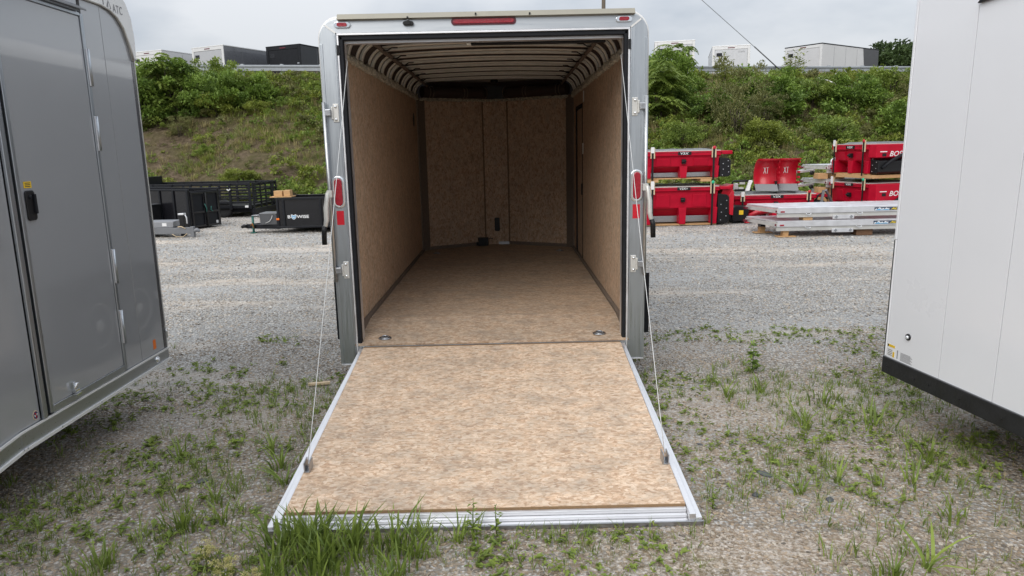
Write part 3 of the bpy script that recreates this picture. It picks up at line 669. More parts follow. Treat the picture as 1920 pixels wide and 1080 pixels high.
    for k, (x0, y0, x1, y1) in enumerate([(-0.985, 4.745, -0.20, 5.182), (-0.182, 5.19, 0.15, 5.19), (0.168, 5.182, 0.985, 4.745)]):
        b = MB(); nx, ny = -(y1 - y0), (x1 - x0); ll = math.hypot(nx, ny); nx, ny = nx / ll * 0.012, ny / ll * 0.012
        b.hexa([(x0, y0, ZF), (x1, y1, ZF), (x1 + nx, y1 + ny, ZF), (x0 + nx, y0 + ny, ZF)], [(x0, y0, 2.50), (x1, y1, 2.50), (x1 + nx, y1 + ny, 2.50), (x0 + nx, y0 + ny, 2.50)])
        b.build("nose_panel", M['osb_nose'], T, 0.002)
    b = MB()
    for k in range(3):
        (x0, y0), (x1, y1) = nose[k], nose[k + 1]
        b.hexa([(x0, y0 + 0.02, 0.42), (x1, y1 + 0.02, 0.42), (x1, y1 + 0.05, 0.42), (x0, y0 + 0.05, 0.42)], [(x0, y0 + 0.02, 2.76), (x1, y1 + 0.02, 2.76), (x1, y1 + 0.05, 2.76), (x0, y0 + 0.05, 2.76)])
    b.build("nose_backing", M['brown_foam'], T)
    for s in (-1, 1):
        b = MB(); b.hexa([(s * 1.072, 4.63, ZF), (s * 1.052, 4.63, ZF), (s * 0.965, 4.745, ZF), (s * 0.99, 4.77, ZF)], [(s * 1.072, 4.63, 2.53), (s * 1.052, 4.63, 2.53), (s * 0.965, 4.745, 2.53), (s * 0.99, 4.77, 2.53)])
        b.build("corner_trim", M['trim_brown'], T, 0.004)
        x0 = -0.191 if s < 0 else 0.159
        pbox("seam_trim", (x0 - 0.005, 5.172, ZF), (x0 + 0.005, 5.186, 2.50), M['osb_edge'], T, 0.002)
    b = MB(); p = [(-0.97, 4.735), (-0.19, 5.165)]
    b.bar((-0.97, 4.735, ZF + 0.022), (-0.19, 5.168, ZF + 0.022), 0.02, 0.044); b.bar((0.17, 5.168, ZF + 0.022), (0.97, 4.735, ZF + 0.022), 0.02, 0.044)
    b.build("nose_base_trim", M['trim_brown'], T)
    pbox("splash_plate", (0.0, 5.16, ZF), (0.15, 5.18, ZF + 0.04), M['steel'], T)
    for s in (-1, 1):
        pbox("kick_strip", (s * 1.066, 0.14, ZF - 0.10), (s * 1.035, 4.63, ZF + 0.028), M['trim_brown'], T, 0.004)
    # floor
    fy = (0.55, 1.75, 2.95, 4.15)
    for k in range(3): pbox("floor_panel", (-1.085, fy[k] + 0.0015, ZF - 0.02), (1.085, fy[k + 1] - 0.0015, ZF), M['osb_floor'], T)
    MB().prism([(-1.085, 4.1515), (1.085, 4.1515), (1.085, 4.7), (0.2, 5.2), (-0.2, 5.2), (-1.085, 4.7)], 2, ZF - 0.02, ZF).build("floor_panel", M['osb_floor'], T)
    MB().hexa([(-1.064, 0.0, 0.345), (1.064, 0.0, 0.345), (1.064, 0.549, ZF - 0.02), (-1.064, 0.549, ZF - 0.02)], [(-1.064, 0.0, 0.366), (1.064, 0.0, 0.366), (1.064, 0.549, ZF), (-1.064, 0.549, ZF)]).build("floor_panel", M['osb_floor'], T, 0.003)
    pbox("sill", (-1.046, 0.012, 0.28), (1.046, 0.10, 0.342), M['alu_x'], T, 0.003)
    def dring(x, y, z, tilt):
        e = MB()
        e.loft([[(x + a * r * 0.052, y + bb * r * 0.036, z + h + tilt * bb * r * 0.036) for a, bb in [(math.cos(2 * math.pi * q / 20), math.sin(2 * math.pi * q / 20)) for q in range(20)]] for r, h in ((1.0, 0.0), (0.95, 0.006), (0.72, 0.007), (0.6, 0.001))], 0, True, True)
        o = e.build("tie_down", M["steel"], T)
        MB().tube([(x + 0.026 * math.cos(t), y + 0.02 * math.sin(t) , z + 0.010 + 0.006 * math.sin(t)) for t in [2 * math.pi * q / 14 for q in range(15)]], 0.005, 6).build("ring", M['steel'], o)
    for x in (-0.84, 0.84): dring(x, 0.09, 0.382, 0.134); dring(x, 4.33, ZF + 0.001, 0)
    bx = MB().box((-0.30, 5.02, ZF), (-0.155, 5.14, ZF + 0.115)).box((-0.33, 5.05, ZF), (-0.30, 5.11, ZF + 0.05)).build("battery_box", M['black'], T, 0.006)
    MB().tube([(-0.155, 5.08, ZF + 0.09), (-0.12, 5.08, ZF + 0.105), (-0.09, 5.12, ZF + 0.09)], 0.006, 6).build("cord", M['black'], bx)
    MB().oval((-0.02, 0, 0.735), 1, 0.075, 0.20, 0.02, 5.165, 5.188).build("outlet_box", M['black'], T, 0.005)

    # ceiling: liner, cove liner, roof bows, wiring raceway, torn insulation
    RX, ZC, ZW = 0.87, 2.735, 2.545
    def prof(off, x_in=None):
        pts = []
        R = 0.195 - off
        for k in range(9):
            a = math.pi - (math.pi / 2) * k / 8
            pts.append((-1.072 + 0.195 + R * math.cos(a), ZC - 0.195 + R * math.sin(a)))
        for k in range(1, 10):
            x = -0.877 + 1.754 * k / 10; pts.append((x, ZC - off + 0.022 * (1 - (x / 0.877) ** 2)))
        return pts + [(-x, z) for x, z in pts[8::-1]]
    po, pin = prof(-0.006), prof(0.0)
    b = MB(); rings = [[(x, y, z) for x, z in po] + [(x, y, z) for x, z in pin[::-1]] for y in (0.14, 4.70)]
    b.loft(rings, 0, True, True)
    b.build("roof_liner", M['brown_foam'], T)
    for k in range(9):
        y0 = 0.33 + k * 0.505
        lim = 1.072
        if y0 > 4.62: continue
        b = MB()
        for q, (ya, yb) in enumerate(((y0 - 0.112, y0 - 0.038), (y0 + 0.034, y0 + 0.108))):
            A, B = prof(0.004), prof((0.014, 0.024)[q])
            b.loft([[(x, y, z) for x, z in A] + [(x, y, z) for x, z in B[::-1]] for y in (ya, yb)], q, True, True)
        A, B = prof(0.001), prof(0.006)
        b.loft([[(x, y, z) for x, z in A] + [(x, y, z) for x, z in B[::-1]] for y in (y0 - 0.0375, y0 + 0.0335)], 2, True, True)
        b.build("roof_bow", [M['bow'], M['bow_dark'], M['black']], T)
    for s in (-1, 1):
        b = MB(); b.tube([(s * 0.905, y, 2.675 + 0.004 * math.sin(y * 9)) for y in spread(0.16, 4.72, 26)], 0.019, 7)
        b.build("wire_raceway", M['trim_brown'], T)
        for k in range(8):
            y = 0.5 + k * 0.54
            MB().tube([(s * 0.90, y, 2.665), (s * 0.86, y + 0.05, 2.672), (s * 0.82, y + 0.02, 2.69), (s * 0.78, y + 0.09, 2.70)], 0.006, 5).build("wire_tie", M['black'], T)
        # insulation fluff along the wall tops
        b = MB(); n = 150; ring = []
        for i in range(n):
            y = 0.14 + (4.62 - 0.14) * i / (n - 1)
            a = 0.020 + 0.026 * rng.random(); c = 0.022 + 0.022 * rng.random(); zc = 2.528 + 0.012 * (rng.random() - 0.5)
            ring.append([(s * (1.07 - 0.01), y, zc - c), (s * (1.064 - a), y, zc - c * (0.4 + 0.6 * rng.random())), (s * (1.064 - a * 0.9), y, zc + c * rng.random()), (s * 1.06, y, zc + c)])
        b.loft(ring, 0, False, True); b.build("insulation_edge", M['insul'], T)
    b = MB(); ring = []
    path = [(-1.03, 4.70), (-0.19, 5.155), (0.16, 5.155), (1.03, 4.70)]
    for k in range(3):
        for i in range(26):
            t = i / 26; x = path[k][0] + (path[k + 1][0] - path[k][0]) * t; y = path[k][1] + (path[k + 1][1] - path[k][1]) * t
            a = 0.015 + 0.025 * rng.random(); zc = 2.505 + 0.012 * rng.random(); c = 0.015 + 0.015 * rng.random()
            ring.append([(x, y + 0.01, zc - c), (x, y - a, zc - c * 0.6), (x, y - a, zc + c * 0.6), (x, y + 0.01, zc + c)])
    b.loft(ring, 0, False, True); b.build("insulation_edge", M['insul'], T)
    # padded roll over the nose with its straps
    b = MB(); b.tube([(-0.98, 4.62, 2.60), (-0.55, 4.90, 2.60), (-0.22, 5.08, 2.60), (-0.15, 5.11, 2.60)], 0.075, 14); b.tube([(0.14, 5.11, 2.60), (0.22, 5.08, 2.60), (0.55, 4.90, 2.60), (0.98, 4.62, 2.60)], 0.075, 14)
    b.build("padded_roll", M['brown_foam'], T)
    def hoop(x, y, d, r):
        d = V(d).normalized(); a = V((0, 0, 1)); c = d.cross(a)
        return [V((x, y, 2.60)) + (a * math.cos(t) + c * math.sin(t)) * r for t in [2 * math.pi * q / 24 for q in range(25)]]
    for x, y, d in ((-0.90, 4.67, (0.83, 0.55, 0)), (-0.86, 4.697, (0.83, 0.55, 0)), (-0.46, 4.955, (0.83, 0.55, 0)), (-0.42, 4.977, (0.83, 0.55, 0)), (0.46, 4.955, (0.83, -0.55, 0)), (0.42, 4.977, (0.83, -0.55, 0)), (0.90, 4.67, (0.83, -0.55, 0)), (0.86, 4.697, (0.83, -0.55, 0)), (-0.155, 5.105, (0.83, 0.55, 0)), (0.145, 5.105, (0.83, -0.55, 0))):
        MB().tube(hoop(x, y, d, 0.076), 0.006, 6).build("roll_strap", M['trim_brown'], T)
    pbox("nose_void", (-0.15, 5.11, 2.52), (0.14, 5.18, 2.70), M['black'], T)
    MB().lathe((0, 4.55, 2.71), 2, [(0.05, 0.02), (0.05, -0.02), (0.001, -0.035)], 14).build("dome_light", M['black'], T)
    lb = MB().box((-0.10, 0.20, 2.580), (0.90, 0.25, 2.606)).build("light_bar", M['black'], T, 0.006)
    pbox("end_cap", (-0.135, 0.205, 2.582), (-0.1005, 0.245, 2.604), M['bow'], lb, 0.004)

    # ramp door
    hy, hz_, ey, ez = -0.02, 0.338, -2.08, 0.076
    d = V((0, ey - hy, ez - hz_)); Ld = d.length; d.normalize(); nrm = V((0, -d.z, d.y)) * -1
    if nrm.z < 0: nrm = -nrm
    P = lambda x, t, h: V((x, hy, hz_)) + d * t + nrm * h
    def slab(bm, x0, x1, t0, t1, h0, h1, x0e=None, x1e=None):
        x0e = x0 if x0e is None else x0e; x1e = x1 if x1e is None else x1e
        bm.hexa([P(x0, t0, h0), P(x1, t0, h0), P(x1e, t1, h0), P(x0e, t1, h0)], [P(x0, t0, h1), P(x1, t0, h1), P(x1e, t1, h1), P(x0e, t1, h1)]); return bm
    R_ = slab(MB(), -1.0, 1.0, 0.02, Ld - 0.02, -0.060, -0.022).build("ramp_door", M['dark_grey'], T)
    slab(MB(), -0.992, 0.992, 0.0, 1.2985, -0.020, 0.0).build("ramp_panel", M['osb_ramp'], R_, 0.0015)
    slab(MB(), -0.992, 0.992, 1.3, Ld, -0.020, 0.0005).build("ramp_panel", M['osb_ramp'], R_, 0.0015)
    slab(MB(), -0.9915, 0.9915, Ld - 0.0005, Ld + 0.0022, -0.0195, -0.0015).build("panel_edge", M['osb_edge'], R_)
    for s in (-1, 1):
        a = MB(); slab(a, s * 0.995, s * 1.022, -0.01, Ld + 0.075, -0.062, -0.008, s * 0.995, s * 1.028); slab(a, s * 1.0225, s * 1.034, 0.0, Ld + 0.075, -0.062, -0.030, s * 1.0285, s * 1.060)
        a.build("side_rail", M['alu_light'], R_, 0.003)
    a = MB(); slab(a, -0.994, 0.994, Ld + 0.004, Ld + 0.024, -0.062, -0.014); slab(a, -0.9935, 0.9935, Ld + 0.027, Ld + 0.046, -0.062, -0.034); slab(a, -0.9935, 0.9935, Ld + 0.049, Ld + 0.076, -0.064, -0.050)
    a.build("end_rail", M['alu_light'], R_, 0.003)
    slab(MB(), -1.063, 1.063, Ld + 0.0765, Ld + 0.086, -0.070, -0.044).build("wear_strip", M['steel'], R_, 0.002)
    MB().tube([(-1.0, hy + 0.012, hz_ - 0.036), (1.0, hy + 0.012, hz_ - 0.036)], 0.016, 8).build("hinge_tube", M['alu_dull'], R_)
    slab(MB(), -0.99, 0.99, -0.030, -0.0005, -0.020, -0.006).build("hinge_cover", M['osb_edge'], R_)
    for s in (-1, 1):
        t = 1.71
        k = MB(); slab(k, s * 0.955, s * 0.985, t - 0.05, t + 0.02, 0.0, 0.008); slab(k, s * 0.953, s * 0.960, t - 0.05, t + 0.02, 0.0, 0.06); slab(k, s * 0.980, s * 0.987, t - 0.05, t + 0.02, 0.0, 0.06)
        k.build("cable_bracket", M['steel'], R_, 0.002)
        e = P(s * 0.97, t - 0.02, 0.045); top = V((s * 1.035, 0.30, 2.50)) if s < 0 else V((s * 1.02, 0.30, 2.50))
        # the cable rides out over the post edge
        top = V((s * 0.985, 0.02, 2.46))
        pts = [top.lerp(e, q / 12) - V((0, 0, 0.03 * math.sin(math.pi * q / 12))) for q in range(13)]
        MB().tube([V((s * 1.06, 0.20, 2.54))] + pts, 0.0024, 5).build("lift_cable", M['cable'], T)
    return T
build_main()

# ------------------------------------------------------------------ left grey trailer (its curb side faces us)
def build_left():
    T = thing("enclosed_trailer", "charcoal grey enclosed trailer with closed side door standing left of the open one", "trailer", (-2.41, -0.22, 0))
    g = M['grey_gloss']
    Y = lambda y: y + 0.22
    ZB = 0.43
    MB().prism([(-2.28, -0.02), (-0.022, -0.02), (-0.022, -5.4), (-2.28, -5.4)], 2, 0.36, 2.80).build("body", M['dark_grey'], T)
    # side skins
    def skin(y0, y1, z0=ZB, z1=2.80, nm="side_panel"):
        return pbox(nm, (-0.0215, Y(y0), z0), (-0.002, Y(y1), z1), g, T, 0.002)
    front = [(Y(-0.553), ZB), (Y(-0.235), ZB), (Y(-0.215), 2.47), (Y(-0.245), 2.56), (Y(-0.30), 2.665), (Y(-0.37), 2.725), (Y(-0.45), 2.755), (Y(-0.553), 2.77)]
    MB().prism(front, 0, -0.0215, -0.002).build("side_panel", g, T, 0.002)
    skin(-0.765, -0.557)
    skin(-0.80, -1.585, 2.675, 2.80)
    skin(-1.66, -2.82); skin(-2.824, -4.02); skin(-4.024, -5.36)
    # roof cap with bull-nosed corner
    cap = [(Y(-0.205), 2.462), (Y(-0.175), 2.47), (Y(-0.165), 2.62), (Y(-0.185), 2.75), (Y(-0.24), 2.84), (Y(-0.33), 2.90), (Y(-0.5), 2.93), (-5.4, 2.93), (-5.4, 2.772), (Y(-0.7), 2.772), (Y(-0.553), 2.772), (Y(-0.45), 2.757), (Y(-0.37), 2.727), (Y(-0.30), 2.667), (Y(-0.243), 2.562), (Y(-0.213), 2.472)]
    MB().prism(cap, 0, -2.3, 0.012).build("roof_cap", M['cap_white'], T, 0.006)
    b = MB(); pts = [(0.010, y + 0.0, z) for y, z in [(-5.4, 2.770)] + [(Y(-0.553), 2.770), (Y(-0.45), 2.755), (Y(-0.37), 2.725), (Y(-0.30), 2.665), (Y(-0.243), 2.56), (Y(-0.212), 2.47)]]
    b.tube(pts, 0.008, 6); b.build("cap_bead", M['alu_dull'], T)
    MB().lathe((0.012, Y(-0.19), 2.478), 0, [(0.007, 0), (0.006, 0.004), (0.001, 0.006)], 10).build("cap_screw", M['steel'], T)
    MB().box((0.0, Y(-0.232), 0.34), (-0.03, Y(-0.195), 2.465)).build("corner_post", mat("dark_trim_metal", (0.19, 0.19, 0.2), 0.25, 0.9, var=0.1), T, 0.004)
    MB().box((0.004, Y(-0.194), 0.34), (-0.03, Y(-0.186), 2.465)).build("corner_edge", M['alu_dull'], T, 0.002)
    # logo
    R, U = (0, 1, 0), (0, 0, 1)
    lettering("ATC", (0.012, Y(-0.415), 2.748), R, U, 0.118, 0.052, M['ink_grey'], T, spacing=1.15, bold=0.004)
    decal("emblem", (0.012, Y(-0.487), 2.752), R, U, [(0.0, 0.012), (0.027, 0.0), (0.054, 0.012), (0.045, 0.034), (0.027, 0.062), (0.010, 0.036)], M['ink_grey'], T)
    decal("emblem_core", (0.0137, Y(-0.487), 2.752), R, U, [(0.018, 0.012), (0.036, 0.012), (0.033, 0.030), (0.027, 0.045), (0.021, 0.030)], M['cap_white'], T)
    pbox("cap_seam", (0.012, Y(-0.525), 2.775), (0.014, Y(-0.517), 2.93), M['ink_grey'], T)
    # bottom rail, kinked down towards the rear
    yb = Y(-1.835)
    rail = [(Y(-0.19), 0.330), (Y(-0.19), 0.428), (yb, 0.428), (-2.42, 0.285), (-5.4, -0.02 + 0.16), (-5.4, 0.06 + 0.0), (-2.40, 0.175), (yb + 0.02, 0.315)]
    MB().prism([(Y(-0.19), 0.338), (Y(-0.19), 0.4275), (yb, 0.4275), (yb, 0.322)], 0, -0.03, 0.006).build("bottom_rail", M['alu_x'], T, 0.003)
    MB().prism([(yb - 0.0015, 0.322), (yb - 0.0015, 0.4275), (-3.4, 0.235), (-3.4, 0.12)], 0, -0.03, 0.006).build("bottom_rail", M['alu_x'], T, 0.003)
    MB().prism([(-3.402, 0.12), (-3.402, 0.235), (-5.4, 0.235), (-5.4, 0.12)], 0, -0.03, 0.006).build("bottom_rail", M['alu_x'], T, 0.003)
    b = MB(); b.bar((0.01, Y(-0.19), 0.4235), (0.01, yb, 0.4235), 0.012, 0.010); b.bar((0.01, Y(-0.19), 0.340), (0.01, yb, 0.326), 0.016, 0.016)
    b.bar((0.01, yb, 0.4235), (0.01, -3.4, 0.231), 0.012, 0.010); b.bar((0.01, yb, 0.326), (0.01, -3.4, 0.126), 0.016, 0.016)
    b.build("rail_bead", M['cap_white'], T)
    MB().prism([(yb, 0.40), (yb, 0.43), (-3.4, 0.43), (-3.4, 0.24)], 0, -0.0215, -0.003).build("side_panel", g, T)
    for y in (-0.5, -0.9, -1.3, yb - 0.01, yb + 0.02):
        for z in (0.335,): MB().lathe((0.018, y, z), 0, [(0.006, 0), (0.001, 0.004)], 8).build("rivet", M['steel'], T)
    # side door
    D = pbox("side_door", (-0.0215, Y(-1.560), 0.475), (0.004, Y(-0.803), 2.655), g, T, 0.003)
    MB().box((0.0, Y(-0.801), 0.44), (0.012, Y(-0.772), 2.672)).build("door_jamb", M['alu'], T, 0.003)
    MB().box((0.0, Y(-1.585), 2.656), (0.012, Y(-0.803), 2.675)).build("door_jamb", M['alu_x'], T, 0.003)
    MB().box((0.0, Y(-1.560), 0.432), (0.010, Y(-0.803), 0.474)).build("door_sill", M['alu_x'], T, 0.003)
    MB().box((0.0, Y(-1.590), 0.44), (0.014, Y(-1.562), 2.655)).build("door_jamb", M['alu'], T, 0.003)
    MB().box((-0.02, Y(-1.617), 0.44), (0.002, Y(-1.592), 2.70)).build("door_gasket", M['rubber'], T)
    MB().box((0.0, Y(-1.655), 0.43), (0.016, Y(-1.619), 2.80)).build("door_jamb", M['alu'], T, 0.003)
    gut = MB().prism([(0.0, 2.70), (0.0, 2.722), (0.055, 2.694), (0.055, 2.684)], 1, Y(-1.66), Y(-0.80)).build("drip_edge", M['mid_grey'], T, 0.002)
    MB().prism([(0.0, 2.676), (0.0, 2.698), (0.03, 2.690), (0.03, 2.684)], 1, Y(-1.64), Y(-0.83)).build("drip_lip", M['alu_x'], gut)
    for z0, z1 in ((2.25, 2.47), (1.86, 2.07), (1.02, 1.24), (0.62, 0.84)):
        h = MB().box((0.012, Y(-0.795), z0), (0.020, Y(-0.762), z1)).build("hinge", M['alu_light'], D, 0.002)
    for k, (z0, z1) in enumerate(((2.25, 2.47), (1.86, 2.07), (1.02, 1.24), (0.62, 0.84))):
        MB().tube([(0.022, Y(-0.778), z0), (0.022, Y(-0.778), z1)], 0.007, 8).build("hinge_pin", M['alu'], D)
    hd = MB().oval((0, Y(-1.495), 1.575), 0, 0.075, 0.16, 0.018, 0.004, 0.014).build("handle", M['black'], D, 0.004)
    MB().box((0.014, Y(-1.478), 1.53), (0.026, Y(-1.463), 1.635)).lathe((0.014, Y(-1.50), 1.62), 0, [(0.012, 0), (0.011, 0.006), (0.001, 0.007)], 12).build("handle", M['rubber'], D, 0.003)
    decal("warning_label", (0.0045, Y(-1.525), 1.668), R, U, rect(0.062, 0.034), M['label_yellow'], D)
    for k in range(3):
        decal("label_text", (0.006, Y(-1.515), 1.674 + k * 0.009), R, U, rect(0.042, 0.004), M['ink'], D, 0.0006)
    lt = MB().box((0.004, Y(-1.375), 0.485), (0.03, Y(-1.335), 0.50)).tube([(0.02, Y(-1.37), 0.50), (0.03, Y(-1.36), 0.535), (0.028, Y(-1.345), 0.53)], 0.009, 7).box((0.004, Y(-1.37), 0.50), (0.018, Y(-1.345), 0.545)).box((0.012, Y(-1.38), 0.462), (0.035, Y(-1.33), 0.476)).build("hold_back_latch", M['chrome'], T, 0.003)
    lg = MB().lathe((0.006, Y(-0.37), 0.385), 0, [(0.027, 0), (0.026, 0.006), (0.018, 0.008), (0.017, 0.012)], 20).build("side_light", M['chrome'], T)
    MB().lathe((0.012, Y(-0.37), 0.385), 0, [(0.017, 0), (0.012, 0.01), (0.001, 0.012)], 16).build("lens", M['clear_lens'], lg)
    decal("orange_sticker", (-0.002, Y(-0.388), 0.462), R, U, rect(0.038, 0.068), M['orange'], T)
    sk = decal("round_badge", (-0.002, Y(-1.695), 0.47), R, U, [(0.022 * math.cos(t), 0.026 * math.sin(t)) for t in [2 * math.pi * q / 20 for q in range(20)]], M['lumber_pale'], T)
    decal("badge_core", (-0.0004, Y(-1.695), 0.47), R, U, [(0.018 * math.cos(t), 0.021 * math.sin(t)) for t in [2 * math.pi * q / 20 for q in range(20)]], mat("navy_print", (0.05, 0.05, 0.12), 0.5), sk)
    for a, m_ in ((0.4, M['label_white']), (2.2, M['red_tape'])):
        decal("badge_print", (0.0012, Y(-1.695), 0.47), R, U, [(0.016 * math.cos(a), 0.018 * math.sin(a)), (0.016 * math.cos(a + 2.6), 0.018 * math.sin(a + 2.6)), (0.010 * math.cos(a + 3.4), 0.012 * math.sin(a + 3.4)), (0.010 * math.cos(a - 0.7), 0.012 * math.sin(a - 0.7))], m_, sk, 0.0006)
    wl = MB().tube([(0.004, Y(-0.205), 0.56), (0.014, Y(-0.20), 0.555), (0.014, Y(-0.20), 0.50)], 0.005, 6).build("corner_latch", M['chrome'], T)
    b = MB()
    for x in (-0.3, -1.9): b.box((x - 0.04, -5.2, 0.24), (x + 0.04, -0.05, 0.355))
    b.build("chassis", M['black_steel'], T)
    for y in (-3.0, -3.75):
        wheel(T, -0.24, -0.05, y, 0.335, 0.335); wheel(T, -2.06, -2.25, y, 0.335, 0.335)
    MB().tube([(-1.15, -0.05, 0.0), (-1.15, -0.05, 0.6)], 0.035, 10).build("tongue_jack", M['steel'], T)
build_left()

# ------------------------------------------------------------------ right white trailer
def build_right():
    T = thing("enclosed_trailer", "tall white enclosed trailer with black lower rail at the right edge", "trailer", (2.59, -0.83, 0), math.radians(9.4))
    T.rotation_euler = (math.radians(1.15), 0, math.radians(9.4))
    W = M['white_gloss']; R, U = (0, -1, 0), (0, 0, 1)
    pbox("body", (0.022, -5.2, 0.36), (2.3, -0.03, 3.1), M['dark_grey'], T)
    seams = [0.02, 0.475, 0.865, 1.27, 1.68, 2.09, 2.50, 2.91, 3.32, 3.73, 4.14, 4.55, 5.2]
    b = MB()
    for a, c in zip(seams, seams[1:]):
        pbox("side_panel", (0.002, -a - 0.0024, 0.43), (0.021, -c + 0.0024, 3.06), W, T, 0.0012)
    MB().box((-0.008, 0.0, 0.325), (0.03, -5.2, 0.431)).build("bottom_rail", M['black_rail'], T, 0.004)
    MB().box((-0.004, -0.0, 0.4315), (0.03, -5.2, 0.4365)).build("rail_lip", M['mid_grey'], T, 0.001)
    MB().box((-0.003, 0.0, 0.437), (0.03, -0.007, 1.2)).build("corner_trim", M['black_rail'], T, 0.003)
    MB().box((-0.002, -0.008, 0.437), (0.03, -0.0185, 1.2)).box((-0.002, 0.0, 1.202), (0.03, -0.0185, 3.06)).build("corner_trim", W, T, 0.003)
    pbox("roof", (-0.01, -5.2, 3.062), (2.31, 0.0, 3.12), M['white_gloss'], T, 0.01)
    MB().prism([(-0.48, 2.530), (-0.50, 2.553), (-0.95, 2.60), (-0.95, 2.575)], 0, -0.02, 0.002).build("side_scoop", M['black'], T, 0.004)
    for s in (0.05, 0.3, 0.42, 0.66, 0.95, 1.25, 1.6):
        MB().lathe((-0.008, -s, 0.375), 0, [(0.006, 0), (0.001, -0.004)], 8).build("rivet", M['black'], T)
    l = MB().lathe((0.002, -0.205, 0.615), 0, [(0.021, 0), (0.02, -0.008), (0.013, -0.010)], 18).build("side_light", M['black'], T)
    MB().lathe((-0.008, -0.207, 0.615), 0, [(0.013, 0.002), (0.009, -0.008), (0.001, -0.010)], 14).build("lens", M['clear_lens'], l)
    o = (0.002, -0.028, 0.447)
    lab = decal("rating_label", o, R, U, rect(0.068, 0.075), M['label_white'], T, 0.001)
    decal("label_band", (0.001, -0.028, 0.508), R, U, rect(0.068, 0.016), M['label_yellow'], lab, 0.0008)
    decal("label_block", (0.001, -0.080, 0.447), R, U, rect(0.016, 0.035), M['label_yellow'], lab, 0.0008)
    decal("label_seal", (0.001, -0.030, 0.509), R, U, rect(0.010, 0.014), M['ink'], lab, 0.0016)
    for k in range(4): decal("label_text", (0.001, -0.034, 0.453 + k * 0.011), R, U, rect(0.040, 0.005), M['ink_grey'], lab, 0.0008)
    decal("bar_label", (0.002, -0.118, 0.448), R, U, rect(0.008, 0.055), M['ink_grey'], T, 0.0008)
    for k in range(9): decal("label_text", (0.002, -0.150, 0.446 + k * 0.006), R, U, rect(0.105 - (k % 3) * 0.009, 0.0028), M['ink_grey'], T, 0.0008)
    b = MB()
    for x in (0.35, 1.95): b.box((x - 0.04, -5.0, 0.22), (x + 0.04, -0.1, 0.355))
    b.build("chassis", M['black_steel'], T)
    for y in (-2.9, -3.65): wheel(T, 0.25, 0.05, y, 0.335, 0.335); wheel(T, 2.05, 2.25, y, 0.335, 0.335)
    MB().tube([(1.15, -0.2, 0.0), (1.15, -0.2, 0.5)], 0.035, 10).build("tongue_jack", M['steel'], T)
build_right()

# ------------------------------------------------------------------ trailers on the hilltop
def far_trailer(label, loc, yaw, w, l, h, skin, door, trim, dark_front=0.0, writing=None, roofc=None, window=True, hinges=True):
    """rear face at local y=0 looking towards -y, body towards +y; local x centred"""
    T = thing("cargo_trailer", label, "trailer", loc, yaw, "trailers parked along the hilltop")
    zb = 0.5; x = w / 2
    pbox("body", (-x, 0.02, zb), (x, l - dark_front, h), skin, T, 0.03)
    if dark_front:
        MB().prism([(l - dark_front + 0.005, zb), (l, zb), (l, h - 0.02), (l - dark_front - 0.45 + 0.005, h - 0.02), (l - dark_front - 0.0, zb)], 0, -x - 0.012, x + 0.012).build("nose_wrap", M['dark_grey'], T, 0.02)
    n = max(2, int(l / 1.25))
    for s in (-1, 1):
        for k in range(1, n): pbox("seam_strip", (s * (x + 0.004), l * k / n - 0.008, zb + 0.1), (s * x, l * k / n + 0.008, h - 0.12), M['mid_grey'], T)
    for s in (-1, 1): pbox("rear_post", (s * x, -0.03, zb - 0.02), (s * (x - 0.16), 0.018, h - 0.02), trim, T, 0.01)
    pbox("header", (-x + 0.161, -0.03, h - 0.20), (x - 0.161, 0.018, h - 0.02), trim, T, 0.01)
    pbox("roof_trim", (-x - 0.015, -0.035, h - 0.018), (x + 0.015, l, h + 0.05), roofc or trim, T, 0.015)
    d = pbox("ramp_door", (-x + 0.175, -0.022, zb + 0.04), (x - 0.175, 0.015, h - 0.215), door, T, 0.012)
    if window: pbox("window", (-x + 0.27, -0.034, h - 0.62), (-x + 0.62, -0.023, h - 0.40), M['black_gloss'], d, 0.02)
    if hinges:
        for s in (-1, 1):
            pbox("latch", (s * (x - 0.24), -0.045, zb + 0.42), (s * (x - 0.10), -0.031, zb + 0.50), M['steel'], T, 0.005)
            pbox("latch", (s * (x - 0.24), -0.045, zb + 0.86), (s * (x - 0.10), -0.031, zb + 0.94), M['steel'], T, 0.005)
    pbox("brake_light", (-0.22, -0.045, h - 0.13), (0.22, -0.031, h - 0.075), M['lens_dark'], T, 0.01)
    for s in (-1, 1):
        pbox("tail_light", (s * (x - 0.06) - 0.03, -0.04, zb + 0.28), (s * (x - 0.06) + 0.03, -0.031, zb + 0.62), M['red_lens'], T, 0.01)
        for yy in (l * 0.45, l * 0.45 + 0.8): wheel(T, s * (x - 0.26), s * (x - 0.02), yy, 0.36, 0.36)
    if writing: lettering(writing, (x - 0.75, -0.024, h - 0.42), (1, 0, 0), (0, 0, 1), 0.42, 0.10, M['ink_grey'], d)
    return T
def top(x, y): return bank_top(x)
far_trailer("white trailer at the left end of the hilltop row, half hidden by shrubs", (-21.6, 40.2, top(-21.6, 0) - 0.02), math.radians(-24), 2.5, 6.0, 2.43, M['white_far'], M['white_far'], M['trim_far'])
far_trailer("grey sided trailer with white rear frame on the hilltop left of the black one", (-17.2, 38.4, top(-17.2, 0)), math.radians(-27), 2.6, 7.0, 2.40, M['grey_far'], mat("pale_grey_door", (0.42, 0.43, 0.45), 0.4, var=0.05), M['trim_far'])
far_trailer("black trailer with closed rear door on the hilltop beside the guardrail", (-12.8, 38.4, top(-12.8, 0)), math.radians(-24), 2.5, 6.0, 2.42, M['black_gloss'], M['black_steel'], M['black_steel'])
